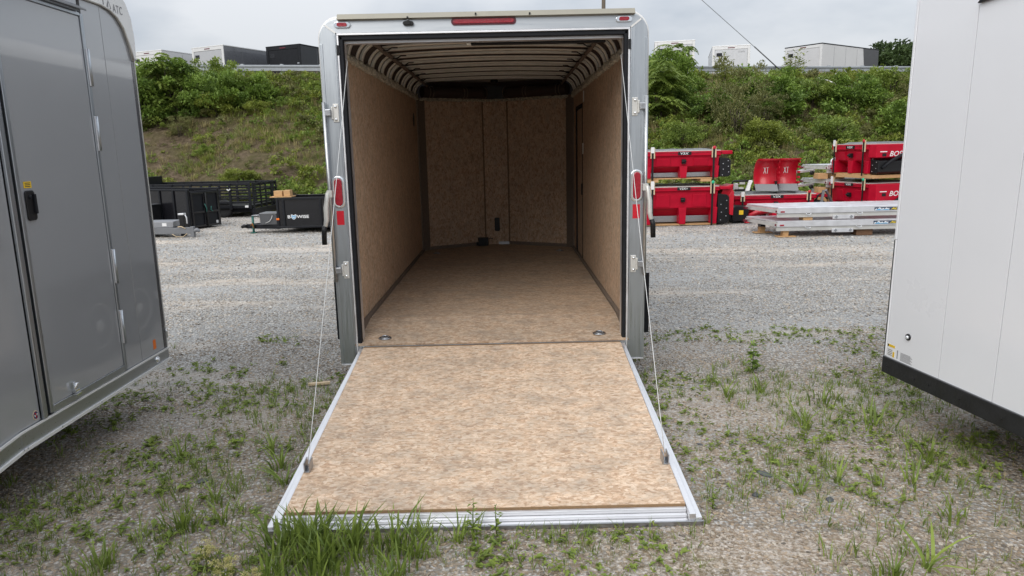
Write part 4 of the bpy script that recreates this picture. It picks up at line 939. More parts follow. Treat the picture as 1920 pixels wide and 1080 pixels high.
far_trailer("pale trailer standing behind the tall tree of heaven on the hilltop", (10.5, 40.15, top(10.5, 0)), math.radians(-11), 2.4, 6.0, 2.75, M['white_far'], mat("silver_door", (0.52, 0.53, 0.55), 0.42, 0.1, var=0.05), M['trim_far'], writing="OO EEZ")
far_trailer("white framed trailer on the hilltop behind the guardrail, middle of the right three", (14.7, 42.6, top(14.7, 0)), math.radians(-13), 2.35, 6.0, 2.78, M['white_far'], mat("silver_door", (0.55, 0.56, 0.58), 0.42, 0.1, var=0.05), M['trim_far'], writing="UTSHER")
far_trailer("silver trailer with dark roof edge and dark slanted nose on the hilltop", (19.5, 43.0, top(19.5, 0)), math.radians(-54), 2.65, 7.0, 2.80, M['white_far'], mat("silver_door", (0.60, 0.60, 0.61), 0.36, 0.2, var=0.05), M['trim_far'], dark_front=1.6, roofc=M['black_steel'])

# ------------------------------------------------------------------ guardrail
def guardrail():
    T = thing("guardrail", "galvanised steel guardrail along the crest of the bank", "guardrail", (0, 32.9, 5.4))
    def P(x): return V((x, bank_crest(x) + 0.9 - 32.9, bank_top(x) - 5.4))
    xs = []; x = -30.0
    while x < 34: xs.append(x); x += 1.9
    wprof = [(0.0, -0.155), (0.05, -0.13), (0.05, -0.07), (0.0, -0.03), (0.0, 0.03), (0.05, 0.07), (0.05, 0.13), (0.0, 0.155), (-0.02, 0.155), (0.03, 0.125), (0.03, 0.075), (-0.02, 0.035), (-0.02, -0.035), (0.03, -0.075), (0.03, -0.125), (-0.02, -0.155)]
    for a, c in zip(xs[::2], xs[2::2]):
        p, q = P(a), P(c); d = (q - p).normalized(); nr = V((d.y, -d.x, 0))
        g = 0.004
        p = p + d * g; q = q - d * g
        MB().loft([[w + nr * (0.10 + u) + V((0, 0, 0.46 + v)) for u, v in wprof] for w in (p, q)]).build("rail_beam", M['galv'], T)
    for x in xs:
        p = P(x); post = MB().box((p.x - 0.075, p.y - 0.075, p.z - 0.4), (p.x + 0.075, p.y + 0.075, p.z + 0.66)).build("post", M['galv'], T, 0.01)
guardrail()

# ------------------------------------------------------------------ pole and wires on the hill
PZ = 5.35
p = thing("utility_pole", "weathered wooden utility pole rising behind the open trailer", "utility pole", (6.8, 45, PZ))
MB().tube([(0, 0, -0.5), (0, 0, 5), (0, 0, 11)], [0.15, 0.13, 0.11], 14).build("pole", M['pole'], p)
MB().bar((-1.2, 0, 9.6), (1.2, 0, 9.6), 0.1, 0.12).build("crossarm", M['pole'], p, 0.01)
for x in (-1.0, 0.5, 1.0): MB().lathe((x, 0, 9.66), 2, [(0.03, 0), (0.06, 0.06), (0.04, 0.12), (0.06, 0.16), (0.001, 0.2)], 10).build("insulator", M['dark_grey'], p)
MB().tube([(-0.16, -0.05, 0), (-0.2, -0.05, 9.5)], 0.012, 5).build("conduit", M['cable'], p)
w = MB().tube([(9.6, 34.0, 10.2), (10.47, 34.0, 9.23), (13.17, 34, 6.96), (15.1, 34, 5.30)], 0.018, 6).build("guy_wire", M['galv'], None)
tag(w, "dark guy wire slanting down to the guardrail against the sky", "wire")
MB().tube([(13.3, 33.985, 6.85), (15.0, 33.985, 5.39)], 0.032, 8).build("wire_guard", M['dark_grey'], w)
pp = MB().tube([(14.6, 29.0, hz(14.6, 29.0) + 0.55), (15.0, 28.6, hz(15, 28.6) + 0.42), (15.4, 28.3, hz(15.4, 28.3) + 0.36), (15.75, 28.1, hz(15.75, 28.1) + 0.42)], 0.022, 7).build("plastic_pipe", M['plate_white'], None)
tag(pp, "pale bent pipe lying in the brush near the top of the bank", "pipe")
pb_ = MB().lathe((0, 0, 0), 2, [(0.03, 0), (0.05, 0.02), (0.03, 0.05)], 8).build("litter", M['label_white'], None, loc=(7.3, 19.2, hz(7.3, 19.2) + 0.25))
tag(pb_, "small white scrap caught on the bank above the red spreaders", "litter")

# ------------------------------------------------------------------ black trailers, left background
def bowise():
    T = thing("dump_trailer", "black dump trailer with white and blue lettering and wood blocks on its end", "trailer", (-5.25, 11.4, 0))
    b = M['black_gloss']
    # box: x 0 .. 3.6, y 0 .. 1.75
    MB().box((0.0, 0.0, 0.14), (3.6, 0.03, 0.80)).build("side_board", b, T, 0.006)
    MB().box((0.0, 1.70, 0.14), (3.6, 1.73, 0.80)).build("side_board", b, T, 0.006)
    MB().box((0.0, 0.031, 0.14), (0.03, 1.699, 0.80)).build("front_board", b, T, 0.006)
    MB().box((3.57, 0.031, 0.14), (3.6, 1.699, 0.80)).build("tailgate", b, T, 0.006)
    MB().box((0.031, 0.031, 0.16), (3.569, 1.699, 0.20)).build("bed", M['black_steel'], T)
    MB().box((-0.02, -0.03, 0.78), (3.62, -0.001, 0.83)).box((-0.02, -0.03, 0.12), (3.62, -0.001, 0.165)).build("side_rail", M['black_steel'], T, 0.006)
    for x in (0.0, 0.14, 1.0, 1.9, 2.7, 3.55): MB().box((x, -0.028, 0.166), (x + 0.05, -0.0012, 0.779)).build("side_post", M['black_steel'], T, 0.006)
    MB().box((-0.85, 0.30, 0.10), (3.6, 0.38, 0.20)).box((-0.85, 1.35, 0.10), (3.6, 1.43, 0.20)).build("frame_rail", M['black_steel'], T, 0.006)
    MB().bar((-0.80, 0.30, 0.15), (0.02, 0.06, 0.15), 0.08, 0.1).build("tongue_rail", M['black_steel'], T, 0.006)
    MB().bar((-0.78, 0.37, 0.15), (0, 1.5, 0.15), 0.07, 0.1).build("tongue_rail", M['black_steel'], T, 0.006)
    MB().tube([(-0.83, 0.3, 0.15), (-0.90, 0.29, 0.16), (-0.96, 0.28, 0.13)], [0.04, 0.045, 0.03], 8).build("coupler", M['black'], T)
    j = MB().tube([(-0.64, 0.18, 0.0), (-0.64, 0.18, 0.42)], 0.028, 8).box((-0.70, 0.12, 0.0), (-0.58, 0.24, 0.02)).build("jack", M['teal'], T)
    MB().tube([(-0.66, 0.16, 0.40), (-0.62, 0.10, 0.42), (-0.45, 0.10, 0.43), (-0.44, 0.10, 0.36)], 0.012, 6).build("crank", M['steel'], j)
    tb = MB().box((-0.43, 0.06, 0.20), (-0.03, 0.55, 0.45)).build("tool_box", M['dark_grey'], T, 0.012)
    MB().box((-0.44, 0.05, 0.452), (-0.02, 0.56, 0.475)).build("lid", M['mid_grey'], tb, 0.006)
    MB().tube([(-0.30, 0.05, 0.24), (-0.2, 0.03, 0.28), (-0.14, 0.03, 0.36), (-0.13, 0.05, 0.42)], 0.008, 5).build("cable", M['cable'], tb)
    MB().tube([(-0.68, 0.14, 0.18), (-0.64, 0.12, 0.24), (-0.62, 0.15, 0.12)], 0.014, 6).build("safety_chain", mat("rusty_chain", (0.35, 0.15, 0.04), 0.7, 0.5), T)
    MB().oval((0.02, 0, 0.335), 1, 0.07, 0.045, 0.01, -0.040, -0.029).build("side_marker", M['orange'], T, 0.003)
    R, U = (1, 0, 0), (0, 0, 1)
    lettering("B", (0.245, -0.004, 0.345), R, U, 0.068, 0.072, M['label_white'], T, bold=0.02)
    lettering("WISE", (0.455, -0.004, 0.345), R, U, 0.285, 0.072, M['label_white'], T, bold=0.02)
    e = decal("emblem", (0.385, -0.004, 0.375), R, U, [(-0.065, 0.05), (-0.045, 0.06), (0, 0.04), (0.045, 0.06), (0.065, 0.05), (0.06, -0.01), (0.03, -0.045), (0, -0.06), (-0.03, -0.045), (-0.06, -0.01)], M['label_white'], T)
    decal("emblem_core", (0.385, -0.0057, 0.375), R, U, [(-0.052, 0.036), (-0.03, 0.042), (0, 0.022), (0.03, 0.042), (0.052, 0.036), (0.046, -0.008), (0.022, -0.036), (0, -0.048), (-0.022, -0.036), (-0.046, -0.008)], M['sky_blue'], e, 0.001)
    decal("emblem_mark", (0.385, -0.0069, 0.375), R, U, [(-0.034, 0.012), (0, -0.004), (0.034, 0.012), (0.03, -0.004), (0, -0.022), (-0.03, -0.004)], M['label_white'], e, 0.0008)
    for y in (0.45, 1.3): pass
    for x in (1.7, 2.5): wheel(T, 0, 0.001, 0, 0, 0.001) if False else None
    for x in (1.75, 2.5):
        w_ = MB().lathe((x, 0.06, 0.3), 1, [(0.16, 0), (0.27, 0), (0.30, 0.04), (0.30, 0.18), (0.27, 0.22), (0.16, 0.22)], 28).build("wheel", M['tyre'], T)
        MB().lathe((x, 0.06, 0.3), 1, [(0.165, 0.02), (0.08, 0.05), (0.001, 0.03)], 20).build("rim", M['alu_dull'], w_)
    # pallet with blocks resting on the box end: separate things
    pl = thing("pallet", "orange-brown pallet board lying across the end of the black dump trailer", "pallet", (-5.16, 11.45, 0.832))
    for k in range(3): MB().box((-0.24, -0.02 + k * 0.14, 0.0), (0.26, 0.09 + k * 0.14, 0.022)).build("board", M['lumber'], pl, 0.002)
    for k, (x, wd, lb) in enumerate(((-0.13, 0.20, "left lumber block standing on the pallet board over the dump trailer"), (0.10, 0.15, "right lumber block standing on the pallet board over the dump trailer"))):
        bl = MB().box((0, 0, 0), (wd * 0.98, 0.22, 0.125 + 0.012 * k)).build("wood_block", M['lumber'], None, 0.004, loc=(-5.16 + x - 0.03, 11.5, 0.855))
        tag(bl, lb, "block", "lumber blocks on the dump trailer")
bowise()

def dump_body():
    T = thing("dump_trailer", "glossy black high-sided dump trailer with barn doors at the left of the lot", "trailer", (-7.83, 12.67, 0), math.radians(-26))
    b = M['black_gloss']
    # end doors face +x here: end plane from local (0,0) to (0,1.05); long side towards -x
    W_, Ln = 0.95, 3.4; H = 0.97
    pbox("side_board", (-Ln, 0.0, 0.04), (0.0, 0.035, H), b, T, 0.006)
    pbox("side_board", (-Ln, W_ - 0.035, 0.04), (0.0, W_, H), b, T, 0.006)
    pbox("front_board", (-Ln, 0.036, 0.04), (-Ln + 0.035, W_ - 0.036, H), b, T, 0.006)
    pbox("bed", (-Ln + 0.036, 0.036, 0.10), (-0.05, W_ - 0.036, 0.16), M['black_steel'], T)
    for y in (-0.03, W_ - 0.03): pbox("top_rail", (-Ln, y, H + 0.001), (0.02, y + 0.06, H + 0.035), M['black_steel'], T, 0.006)
    for k in range(2):
        d = pbox("barn_door", (-0.03, 0.04 + k * 0.44, 0.05), (0.0, 0.47 + k * 0.44, H - 0.01), M['black_steel'], T, 0.006)
        fr = MB(); y0, y1 = 0.045 + k * 0.44, 0.465 + k * 0.44
        for z in (0.07, 0.42, H - 0.07): fr.box((0.001, y0, z - 0.025), (0.03, y1, z + 0.025))
        for y in (y0, y1 - 0.05): fr.box((0.0012, y, 0.096), (0.029, y + 0.05, 0.394)); fr.box((0.0012, y, 0.446), (0.029, y + 0.05, H - 0.096))
        fr.build("door_frame", b, d, 0.004)
    MB().tube([(0.05, 0.475, 0.06), (0.05, 0.475, 0.90)], 0.018, 8).build("lock_bar", M['black'], T)
    MB().tube([(0.06, 0.42, 0.62), (0.06, 0.47, 0.5), (0.06, 0.46, 0.42)], 0.012, 6).tube([(0.06, 0.62, 0.55), (0.06, 0.60, 0.46), (0.06, 0.66, 0.42)], 0.012, 6).build("tie_strap", M['teal'], T)
    pbox("corner_tag", (0.001, W_ - 0.16, 0.10), (0.004, W_ - 0.03, 0.17), M['label_white'], T)
    for k in range(7): pbox("side_post", (-0.06 - k * 0.5, -0.03, 0.05), (-k * 0.5, -0.001, H), M['black_steel'], T, 0.006)
    pt = MB().box((-1.16, -0.35, 0.05), (-0.98, -0.06, 0.63)).build("pump_box", M['black'], T, 0.01)
    pbox("lid", (-1.19, -0.37, 0.632), (-0.96, -0.05, 0.65), M['dark_grey'], pt, 0.004)
    MB().lathe((-1.07, -0.351, 0.56), 1, [(0.028, 0), (0.028, -0.004)], 14).build("round_decal", M['label_white'], pt)
dump_body()

def stake_trailer():
    T = thing("stake_trailer", "long black stake-sided trailer with open slatted rails below the bank", "trailer", (-7.45, 15.9, 0), math.radians(-3))
    b = M['black_steel']; H = 1.02; Ln = 3.6
    pbox("deck", (-Ln, 0.0, 0.28), (0.0, 1.9, 0.36), b, T, 0.006)
    for yy in (0.0, 1.86):
        for z in (0.42, 0.60, 0.78, 0.94):
            pbox("side_rail", (-Ln, yy - 0.01, z), (0.0, yy + 0.03, z + (0.055 if z < 0.9 else 0.08)), b, T, 0.006)
        for k in range(7): pbox("stake", (-0.04 - k * 0.585, yy - 0.035, 0.25), (0.04 - k * 0.585, yy - 0.011, H + 0.0), b, T, 0.006)
    for z in (0.40, 0.58, 0.76, 0.92): pbox("gate_rail", (0.045, 0.05, z), (0.075, 1.85, z + (0.05 if z < 0.9 else 0.08)), b, T, 0.006)
    for y in (0.0, 0.55, 0.95, 1.4, 1.82): pbox("gate_stake", (0.076, y, 0.20), (0.11, y + 0.07, H), b, T, 0.006)
    pbox("bumper", (0.02, 0.0, 0.10), (0.12, 1.9, 0.26), b, T, 0.01)
    pbox("frame_rail", (-Ln, 0.2, 0.14), (0.0, 0.3, 0.279), b, T, 0.01)
    pbox("headboard", (-Ln - 0.06, 0.0, 0.30), (-Ln - 0.01, 1.9, 1.22), b, T, 0.01)
    for k, (x, y) in enumerate(((-0.6, -0.04), (-1.35, -0.04))):
        MB().tube([(x - 0.05, y - 0.02, 0.84), (x, y - 0.03, 0.80), (x + 0.05, y - 0.02, 0.85)], 0.02, 6).build("strap_winch", M['cable'], T)
    pbox("corner_tag", (-0.16, -0.04, 0.30), (-0.06, -0.036, 0.36), M['label_white'], T)
    pbox("corner_tag", (0.1105, 1.3, 0.14), (0.114, 1.42, 0.21), M['label_white'], T)
    for x in (-0.9, -1.6): wheel_at(T, x, 0.1)
    MB().tube([(-1.9, -0.25, 0.06), (-1.5, -0.3, 0.08), (-1.25, -0.2, 0.1)], [0.05, 0.06, 0.04], 8).build("spare_hitch", mat("rusty_iron", (0.09, 0.05, 0.035), 0.8), T)
def wheel_at(T, x, y):
    w_ = MB().lathe((x, y, 0.26), 1, [(0.14, 0), (0.24, 0), (0.26, 0.03), (0.26, 0.17), (0.24, 0.2), (0.14, 0.2)], 26).build("wheel", M['tyre'], T)
    MB().lathe((x, y, 0.26), 1, [(0.145, 0.02), (0.07, 0.05), (0.001, 0.03)], 18).build("rim", M['dark_grey'], w_)
stake_trailer()

def grey_utility():
    T = thing("utility_trailer", "low grey trailer frame with tongue jack poking out past the charcoal trailer", "trailer", (-7.35, 11.05, 0))
    g = M['mid_grey']
    MB().box((-2.6, -0.05, 0.08), (0.22, 0.03, 0.22)).build("frame_rail", g, T, 0.006)
    MB().bar((-2.0, 1.2, 0.15), (0.15, 0.06, 0.15), 0.08, 0.13).build("frame_rail", g, T, 0.006)
    MB().box((-2.6, 0.02, 0.22), (-0.62, 1.3, 0.30)).build("deck", g, T, 0.01)
    bx = MB().hexa([(-1.6, -0.02, 0.225), (-0.18, -0.02, 0.225), (-0.24, 0.5, 0.225), (-1.6, 0.5, 0.225)], [(-1.6, -0.02, 0.36), (-0.16, -0.02, 0.36), (-0.24, 0.5, 0.36), (-1.6, 0.5, 0.36)]).build("tool_tray", mat("grey_tray", (0.23, 0.235, 0.25), 0.45, var=0.1), T, 0.008)
    pbox("tray_label", (-0.42, -0.024, 0.26), (-0.32, -0.0205, 0.33), M['label_white'], bx)
    MB().box((0.221, -0.06, 0.0), (0.30, 0.04, 0.24)).tube([(0.29, -0.01, 0.14), (0.36, -0.01, 0.16), (0.42, -0.01, 0.13)], [0.05, 0.05, 0.03], 8).build("coupler", g, T, 0.006)
    j = MB().box((-0.05, 0.04, 0.02), (0.06, 0.14, 0.50)).build("jack", M['black'], T, 0.01)
    MB().box((-0.06, 0.02, 0.502), (0.07, 0.16, 0.54)).tube([(0.07, 0.09, 0.5), (0.10, 0.09, 0.44), (0.10, 0.09, 0.3)], 0.018, 6).build("crank", M['alu_light'], j, 0.004)
    MB().tube([(-0.2, -0.06, 0.08), (-0.1, -0.07, 0.02), (0.05, -0.07, 0.015), (0.15, -0.06, 0.09)], 0.008, 5).tube([(-0.05, -0.06, 0.24), (0.03, -0.07, 0.25), (0.12, -0.06, 0.2)], 0.012, 5).build("safety_chain", M['lumber_pale'], T)
    MB().box((-1.2, 0.3, 0.0), (-1.0, 0.5, 0.08)).build("wood_chock", M['lumber_old'], T)
grey_utility()

# ------------------------------------------------------------------ red salt spreaders
def spreader(label, loc, rz, Lx, D, H, logo="V3X", brand=False, tall=False, chute=False, group="red salt spreaders"):
    """long side faces local -y, gear end faces +x"""
    T = thing("salt_spreader", label, "salt spreader", loc, rz, group)
    r = M['red_poly']; x = Lx / 2
    zr = H * 0.88; zs = H * (0.72 if not tall else 0.78); zm = H * 0.40; z0 = H * 0.16
    def ring(hx, hy0, hy1, z): return [(-hx, hy0, z), (hx, hy0, z), (hx, hy1, z), (-hx, hy1, z)]
    MB().loft([ring(x * 0.90, D * 0.30, D * 0.70, z0), ring(x * 0.94, D * 0.12, D * 0.88, zm * 0.86), ring(x * 0.955, D * 0.04, D * 0.96, zm), ring(x * 0.975, D * 0.02, D * 0.98, zs), ring(x, -0.03, D + 0.03, zs + 0.012), ring(x * 1.005, -0.035, D + 0.035, zr)]).build("hopper", r, T, 0.015)
    # moulded pockets standing proud on the side
    for sx in (-0.5, 0.48):
        wv = 0.20 * Lx * 0.5
        MB().hexa([(sx * x - wv, D * 0.03, zm * 1.05), (sx * x + wv, D * 0.03, zm * 1.05), (sx * x + wv, D * 0.06, zm * 1.05), (sx * x - wv, D * 0.06, zm * 1.05)], [(sx * x - wv * 0.9, -0.004, zs * 0.92), (sx * x + wv * 0.9, -0.004, zs * 0.92), (sx * x + wv * 0.9, D * 0.06, zs * 0.92), (sx * x - wv * 0.9, D * 0.06, zs * 0.92)]).build("moulded_rib", r, T, 0.01)
    for sx, wd in ((-0.90, 0.075), (0.03, 0.09), (0.88, 0.075)):
        cx = sx * x
        MB().hexa([(cx - wd * 0.75, -0.01, 0.025), (cx + wd * 0.75, -0.01, 0.025), (cx + wd * 0.75, D * 0.35, 0.025), (cx - wd * 0.75, D * 0.35, 0.025)], [(cx - wd, 0.0, zm * 1.02), (cx + wd, 0.0, zm * 1.02), (cx + wd, D * 0.25, zm * 1.02), (cx - wd, D * 0.25, zm * 1.02)]).build("leg", r, T, 0.01)
    MB().box((-x * 0.98, D * 0.22, z0 * 0.35), (x * 0.98, D * 0.36, z0 * 1.25)).build("auger_trough", M['steel'], T, 0.006)
    # pallet under the machine
    for k in range(4): MB().box((-x * 0.95, 0.02 + k * 0.24 * D, 0.0), (x * 0.95, 0.02 + k * 0.24 * D + 0.16 * D, 0.022)).build("pallet_board", M['lumber'], T, 0.002)
    # gear end
    ge = MB().prism([(x * 0.99, 0.03), (x + 0.20, 0.03), (x + 0.25, 0.07), (x + 0.25, zs * (0.80 if not brand else 0.55 if not tall else 0.2)), (x + 0.20, zs * (0.88 if not brand else 0.6 if not tall else 0.22)), (x * 0.985, zs * (0.92 if not brand else 0.62 if not tall else 0.24))], 1, D * 0.04, D * 0.96).build("gear_cover", M['black'], T, 0.012)
    for k in range(6):
        MB().lathe((x + 0.06 + 0.12 * (k % 2) + 0.02 * rng.random(), D * 0.04, H * (0.10 + 0.09 * k)), 1, [(0.014, 0), (0.012, -0.01), (0.001, -0.012)], 8).build("bolt", M['steel'], ge)
    zb_ = zs + 0.03 if not brand else (H * 0.20 if tall else H * 0.50)
    MB().box((x * 1.006, -0.02, zb_), (x + 0.26, D + 0.02, zr)).build("end_band", r, T, 0.015)
    # tarp
    b = MB(); nx, ny = 18, 5
    for j in range(ny):
        for i in range(nx):
            fx, fy = i / (nx - 1), j / (ny - 1)
            edge = min(fx, 1 - fx, fy, 1 - fy) * 8
            b.v.append((-x * 1.02 + 2.04 * x * fx, -0.045 + (D + 0.09) * fy, zr - 0.05 * (edge <= 0) + 0.022 + 0.03 * min(1, edge) + 0.020 * (rng.random() - 0.4)))
    b.f = [(j * nx + i, j * nx + i + 1, (j + 1) * nx + i + 1, (j + 1) * nx + i) for j in range(ny - 1) for i in range(nx - 1)]; b.mi = [0] * len(b.f); b.sm = [True] * len(b.f)
    b.build("tarp", M['tarp'], T)
    MB().box((-x * 0.99, -0.02, zr + 0.002), (x * 0.99, D + 0.02, zr + 0.02)).build("tarp_frame", M['alu_dull'], T)
    # tie straps with wood lath
    for q, sx in enumerate((-0.80, 0.80)):
        cx = sx * x
        st = MB().box((cx - 0.022, -0.062, -0.02), (cx + 0.022, -0.054, H * 0.99)).build("tie_strap", M['black'], T)
        MB().box((cx - 0.045, -0.053, zs * 0.93), (cx + 0.055, -0.040, H * 1.0)).build("wood_lath", M['lumber_pale'], st, 0.002)
        if q == 0: MB().box((cx - 0.04, -0.070, zr * 0.96), (cx + 0.035, -0.0625, H * 1.03)).build("paper_tag", M['label_white'], st)
        else: MB().lathe((cx + 0.005, -0.0625, H * 0.985), 1, [(0.038, 0), (0.036, -0.012), (0.001, -0.014)], 14).build("marker_lamp", M['red_steel' if not tall else 'green_tag'], st)
    R, U = (1, 0, 0), (0, 0, 1)
    lz = zs + 0.03; 
    pl = decal("logo_plate", (0.02 * x - 0.13, -0.036, lz), R, U, rect(0.30, min(0.075, zr - lz)), M['black'], T, 0.003)
    lettering(logo, (0.02 * x - 0.08, -0.040, lz + 0.012), R, U, 0.19, min(0.05, zr - lz - 0.02), M['label_white'], pl, shear=0.15, bold=0.02)
    zc = (zm + zs) / 2
    MB().box((0.03 * x - 0.045, -0.03, zc - 0.05), (0.03 * x + 0.045, 0.03, zc + 0.05)).tube([(0.03 * x - 0.05, -0.04, zc), (0.03 * x + 0.05, -0.04, zc + 0.01)], 0.025, 8).build("vibrator", M['black'], T, 0.006)
    if brand:
        RE, UE = (0, 1, 0), (0, 0, 1); xe = x + 0.26
        lettering("BOSS", (xe, D * 0.22, zr - 0.27), RE, UE, 0.42, 0.115, M['label_white'], T, name="brand_lettering", shear=0.25, bold=0.01)
        pbox("release_slot", (xe - 0.002, D * 0.05, zr - 0.175), (xe + 0.004, D * 0.17, zr - 0.155), M['label_white'], T)
        pbox("spec_plate", (xe - 0.002, D * 0.09, zr - 0.27), (xe + 0.004, D * 0.16, zr - 0.20), M['black'], T)
        xg = x + 0.252
        MB().tube([(xg + 0.02, D * 0.10, H * 0.2), (xg + 0.05, D * 0.25, H * 0.42), (xg + 0.05, D * 0.45, H * 0.6), (xg + 0.03, D * 0.55, H * 0.56), (xg + 0.05, D * 0.56, H * 0.1)], 0.035, 8).build("hose", M['rubber'], ge)
        for k in range(5): pbox("cover_rib", (xg - 0.001, D * 0.58, 0.10 + k * 0.1 * H), (xg + 0.012, D * 0.94, 0.13 + k * 0.1 * H), M['dark_grey'], ge)
        pbox("caution_label", (xg - 0.001, D * 0.22, zs * 0.72), (xg + 0.003, D * 0.32, zs * 0.745), M['orange'], ge)
    if chute:
        MB().loft([[(x + 0.05, 0.12, H * 0.60), (x + 0.30, 0.10, H * 0.66), (x + 0.30, 0.5, H * 0.66), (x + 0.05, 0.5, H * 0.60)], [(x + 0.12, 0.06, H * 0.86), (x + 0.34, 0.05, H * 0.92), (x + 0.34, 0.55, H * 0.92), (x + 0.12, 0.55, H * 0.86)]]).build("chute", M['red_steel'], T, 0.008)
        MB().prism([(x + 0.27, H * 0.22), (x + 0.36, H * 0.20), (x + 0.37, H * 0.72), (x + 0.33, H * 0.82), (x + 0.25, H * 0.66)], 1, 0.08, 0.5).build("spinner_guard", M['red_steel'], T, 0.008)
    return T
spreader("upper red salt spreader of the stack right beside the open trailer", (4.10, 11.0, 1.07), 0, 1.72, 1.1, 0.70, "V3X", group="red salt spreaders")
spreader("lower red salt spreader of the stack right beside the open trailer", (4.10, 11.0, 0.02), 0, 1.70, 1.1, 0.985, "V3X+", tall=True, chute=True)
spreader("low red salt spreader carrying the plow blades behind the aluminium decks", (6.45, 11.6, 0.06), 0, 1.95, 1.1, 0.64, "V3X")
spreader("upper red salt spreader with brand lettering in the stack beside the white trailer", (8.26, 11.80, 1.06), math.radians(-77), 1.25, 1.5, 0.78, "V3X", brand=True)
spreader("lower red salt spreader with brand lettering in the stack beside the white trailer", (8.27, 11.78, 0.02), math.radians(-77), 1.35, 1.5, 0.95, "V3X", brand=True, tall=True)
for k, (x, y, z, lb) in enumerate(((3.42, 10.98, 1.005, "left timber bearer between the two stacked spreaders by the open trailer"), (4.62, 10.98, 1.005, "right timber bearer between the two stacked spreaders by the open trailer"))):
    bl = MB().box((-0.10, 0, 0), (0.14, 0.9, 0.062)).build("timber_bearer", M['lumber'], None, 0.004, loc=(x, y, z)); tag(bl, lb, "timber", "timber bearers in the spreader stack")
bl = MB().box((-0.45, 0.0, 0), (0.8, 1.4, 0.075)).build("timber_bearer", M['lumber'], None, 0.004, loc=(8.25, 11.8, 0.982)); bl.rotation_euler = (0, 0, math.radians(-77)); tag(bl, "timber bearer between the spreaders stacked beside the white trailer", "timber")
# spinner unit at the end of the low spreader
T = thing("spinner_unit", "black and red spreader spinner unit with a yellow label on the gravel", "spinner", (5.52, 11.25, 0))
MB().prism([(-0.16, 0.06), (0.16, 0.06), (0.24, 0.40), (-0.1, 0.42), (-0.20, 0.34)], 1, 0, 0.5).build("housing", M['black'], T, 0.015)
decal("yellow_label", (-0.02, -0.001, 0.21), (1, 0, 0), (0, 0, 1), rect(0.10, 0.10), M['label_yellow'], T)
MB().prism([(0.12, 0.02), (0.20, 0.02), (0.30, 0.20), (0.26, 0.24)], 1, -0.08, 0.4).build("deflector", M['red_steel'], T, 0.006)
MB().lathe((0.30, 0.05, 0.08), 1, [(0.06, 0), (0.07, 0.02), (0.06, 0.05)], 16).build("castor", M['black'], T)
MB().box((-0.12, 0.05, 0.0), (-0.06, 0.45, 0.06)).box((0.06, 0.05, 0.0), (0.12, 0.45, 0.06)).build("foot", M['black'], T)

# V plow
def plow():
    T = thing("snow_plow", "red V-shaped snow plow blades stacked on the low salt spreader", "snow plow", (6.5, 11.9, 0.72))
    for k, (x0, sgn) in enumerate(((-0.42, 1), (0.06, 1))):
        W_ = 0.46; pr = []
        for i in range(13):
            t = i / 12; z = 0.05 + 0.70 * t
            y = 0.16 - 0.20 * (2 * t - 0.85) ** 2 * (0.85 if t > 0.4 else 1.0)
            pr.append((y - (0.09 if t > 0.95 else 0), z))
        b = MB(); th = 0.02; skew = 0.22
        rings = []
        for xx in (x0, x0 + W_):
            dy = skew * (xx - x0) / W_ * (-1) + 0.0
            rings.append([(xx + 0.10 * (z / 0.7) * 0.0, y + dy, z) for y, z in pr] + [(xx, y + dy + th, z) for y, z in pr[::-1]])
        b.loft(rings, 0, True, True)
        w_ = b.build("blade_wing", M['red_steel'], T)
        MB().hexa([(x0, -0.04, -0.01), (x0 + W_, -0.04 - skew, -0.01), (x0 + W_, -0.01 - skew, -0.01), (x0, -0.01, -0.01)], [(x0, 0.065, 0.15), (x0 + W_, 0.065 - skew, 0.15), (x0 + W_, 0.095 - skew, 0.15), (x0, 0.095, 0.15)]).build("cutting_edge", M['mid_grey'], w_, 0.004)
        for i in range(5):
            z = 0.16 + i * 0.12; MB().box((x0 + W_ + 0.001, -skew - 0.02, z), (x0 + W_ + 0.02, -skew + 0.12, z + 0.05)).build("rib", M['red_steel'], w_, 0.003)
        n_ = V((skew, W_, 0)).normalized()
        lettering("XT", V((x0 + 0.19, 0.155 - skew * 0.41, 0.40)), (W_, -skew, 0), (0, -0.17, 1), 0.12, 0.16, M['label_white'], w_, shear=-0.2, bold=0.0, lift=0.022)
    fr = MB(); fr.box((-0.42, 0.10, 0.0), (0.55, 0.16, 0.10)); fr.bar((-0.2, 0.18, 0.05), (0.0, 0.5, 0.35), 0.07, 0.07); fr.bar((0.3, 0.18, 0.05), (0.05, 0.5, 0.35), 0.07, 0.07); fr.box((0.50, -0.1, -0.01), (0.56, 0.2, 0.20)); fr.box((0.0, -0.15, -0.01), (0.08, 0.1, 0.22))
    fr.build("push_frame", M['black'], T, 0.006)
plow()
T = thing("plow_mount", "black plow mount frame wrapped in white plastic beside the red blades", "plow mount", (5.75, 11.75, 0.72))
MB().tube([(-0.27, 0, 0.0), (-0.27, 0, 0.20), (-0.24, 0, 0.24), (0.12, 0, 0.24)], 0.025, 8).bar((-0.2, 0.05, 0.02), (0.2, 0.05, 0.02), 0.06, 0.05).build("frame", M['black'], T)
b = MB(); b.loft([[(-0.24 + 0.02 * rng.random(), 0.02, 0.18), (-0.14, -0.03, 0.16), (-0.12, 0.05, 0.02), (-0.24, 0.06, 0.03)], [(-0.2, 0.02, 0.2), (-0.15, -0.02, 0.19), (-0.14, 0.04, 0.14), (-0.2, 0.06, 0.16)]]); b.build("plastic_wrap", M['label_white'], T)
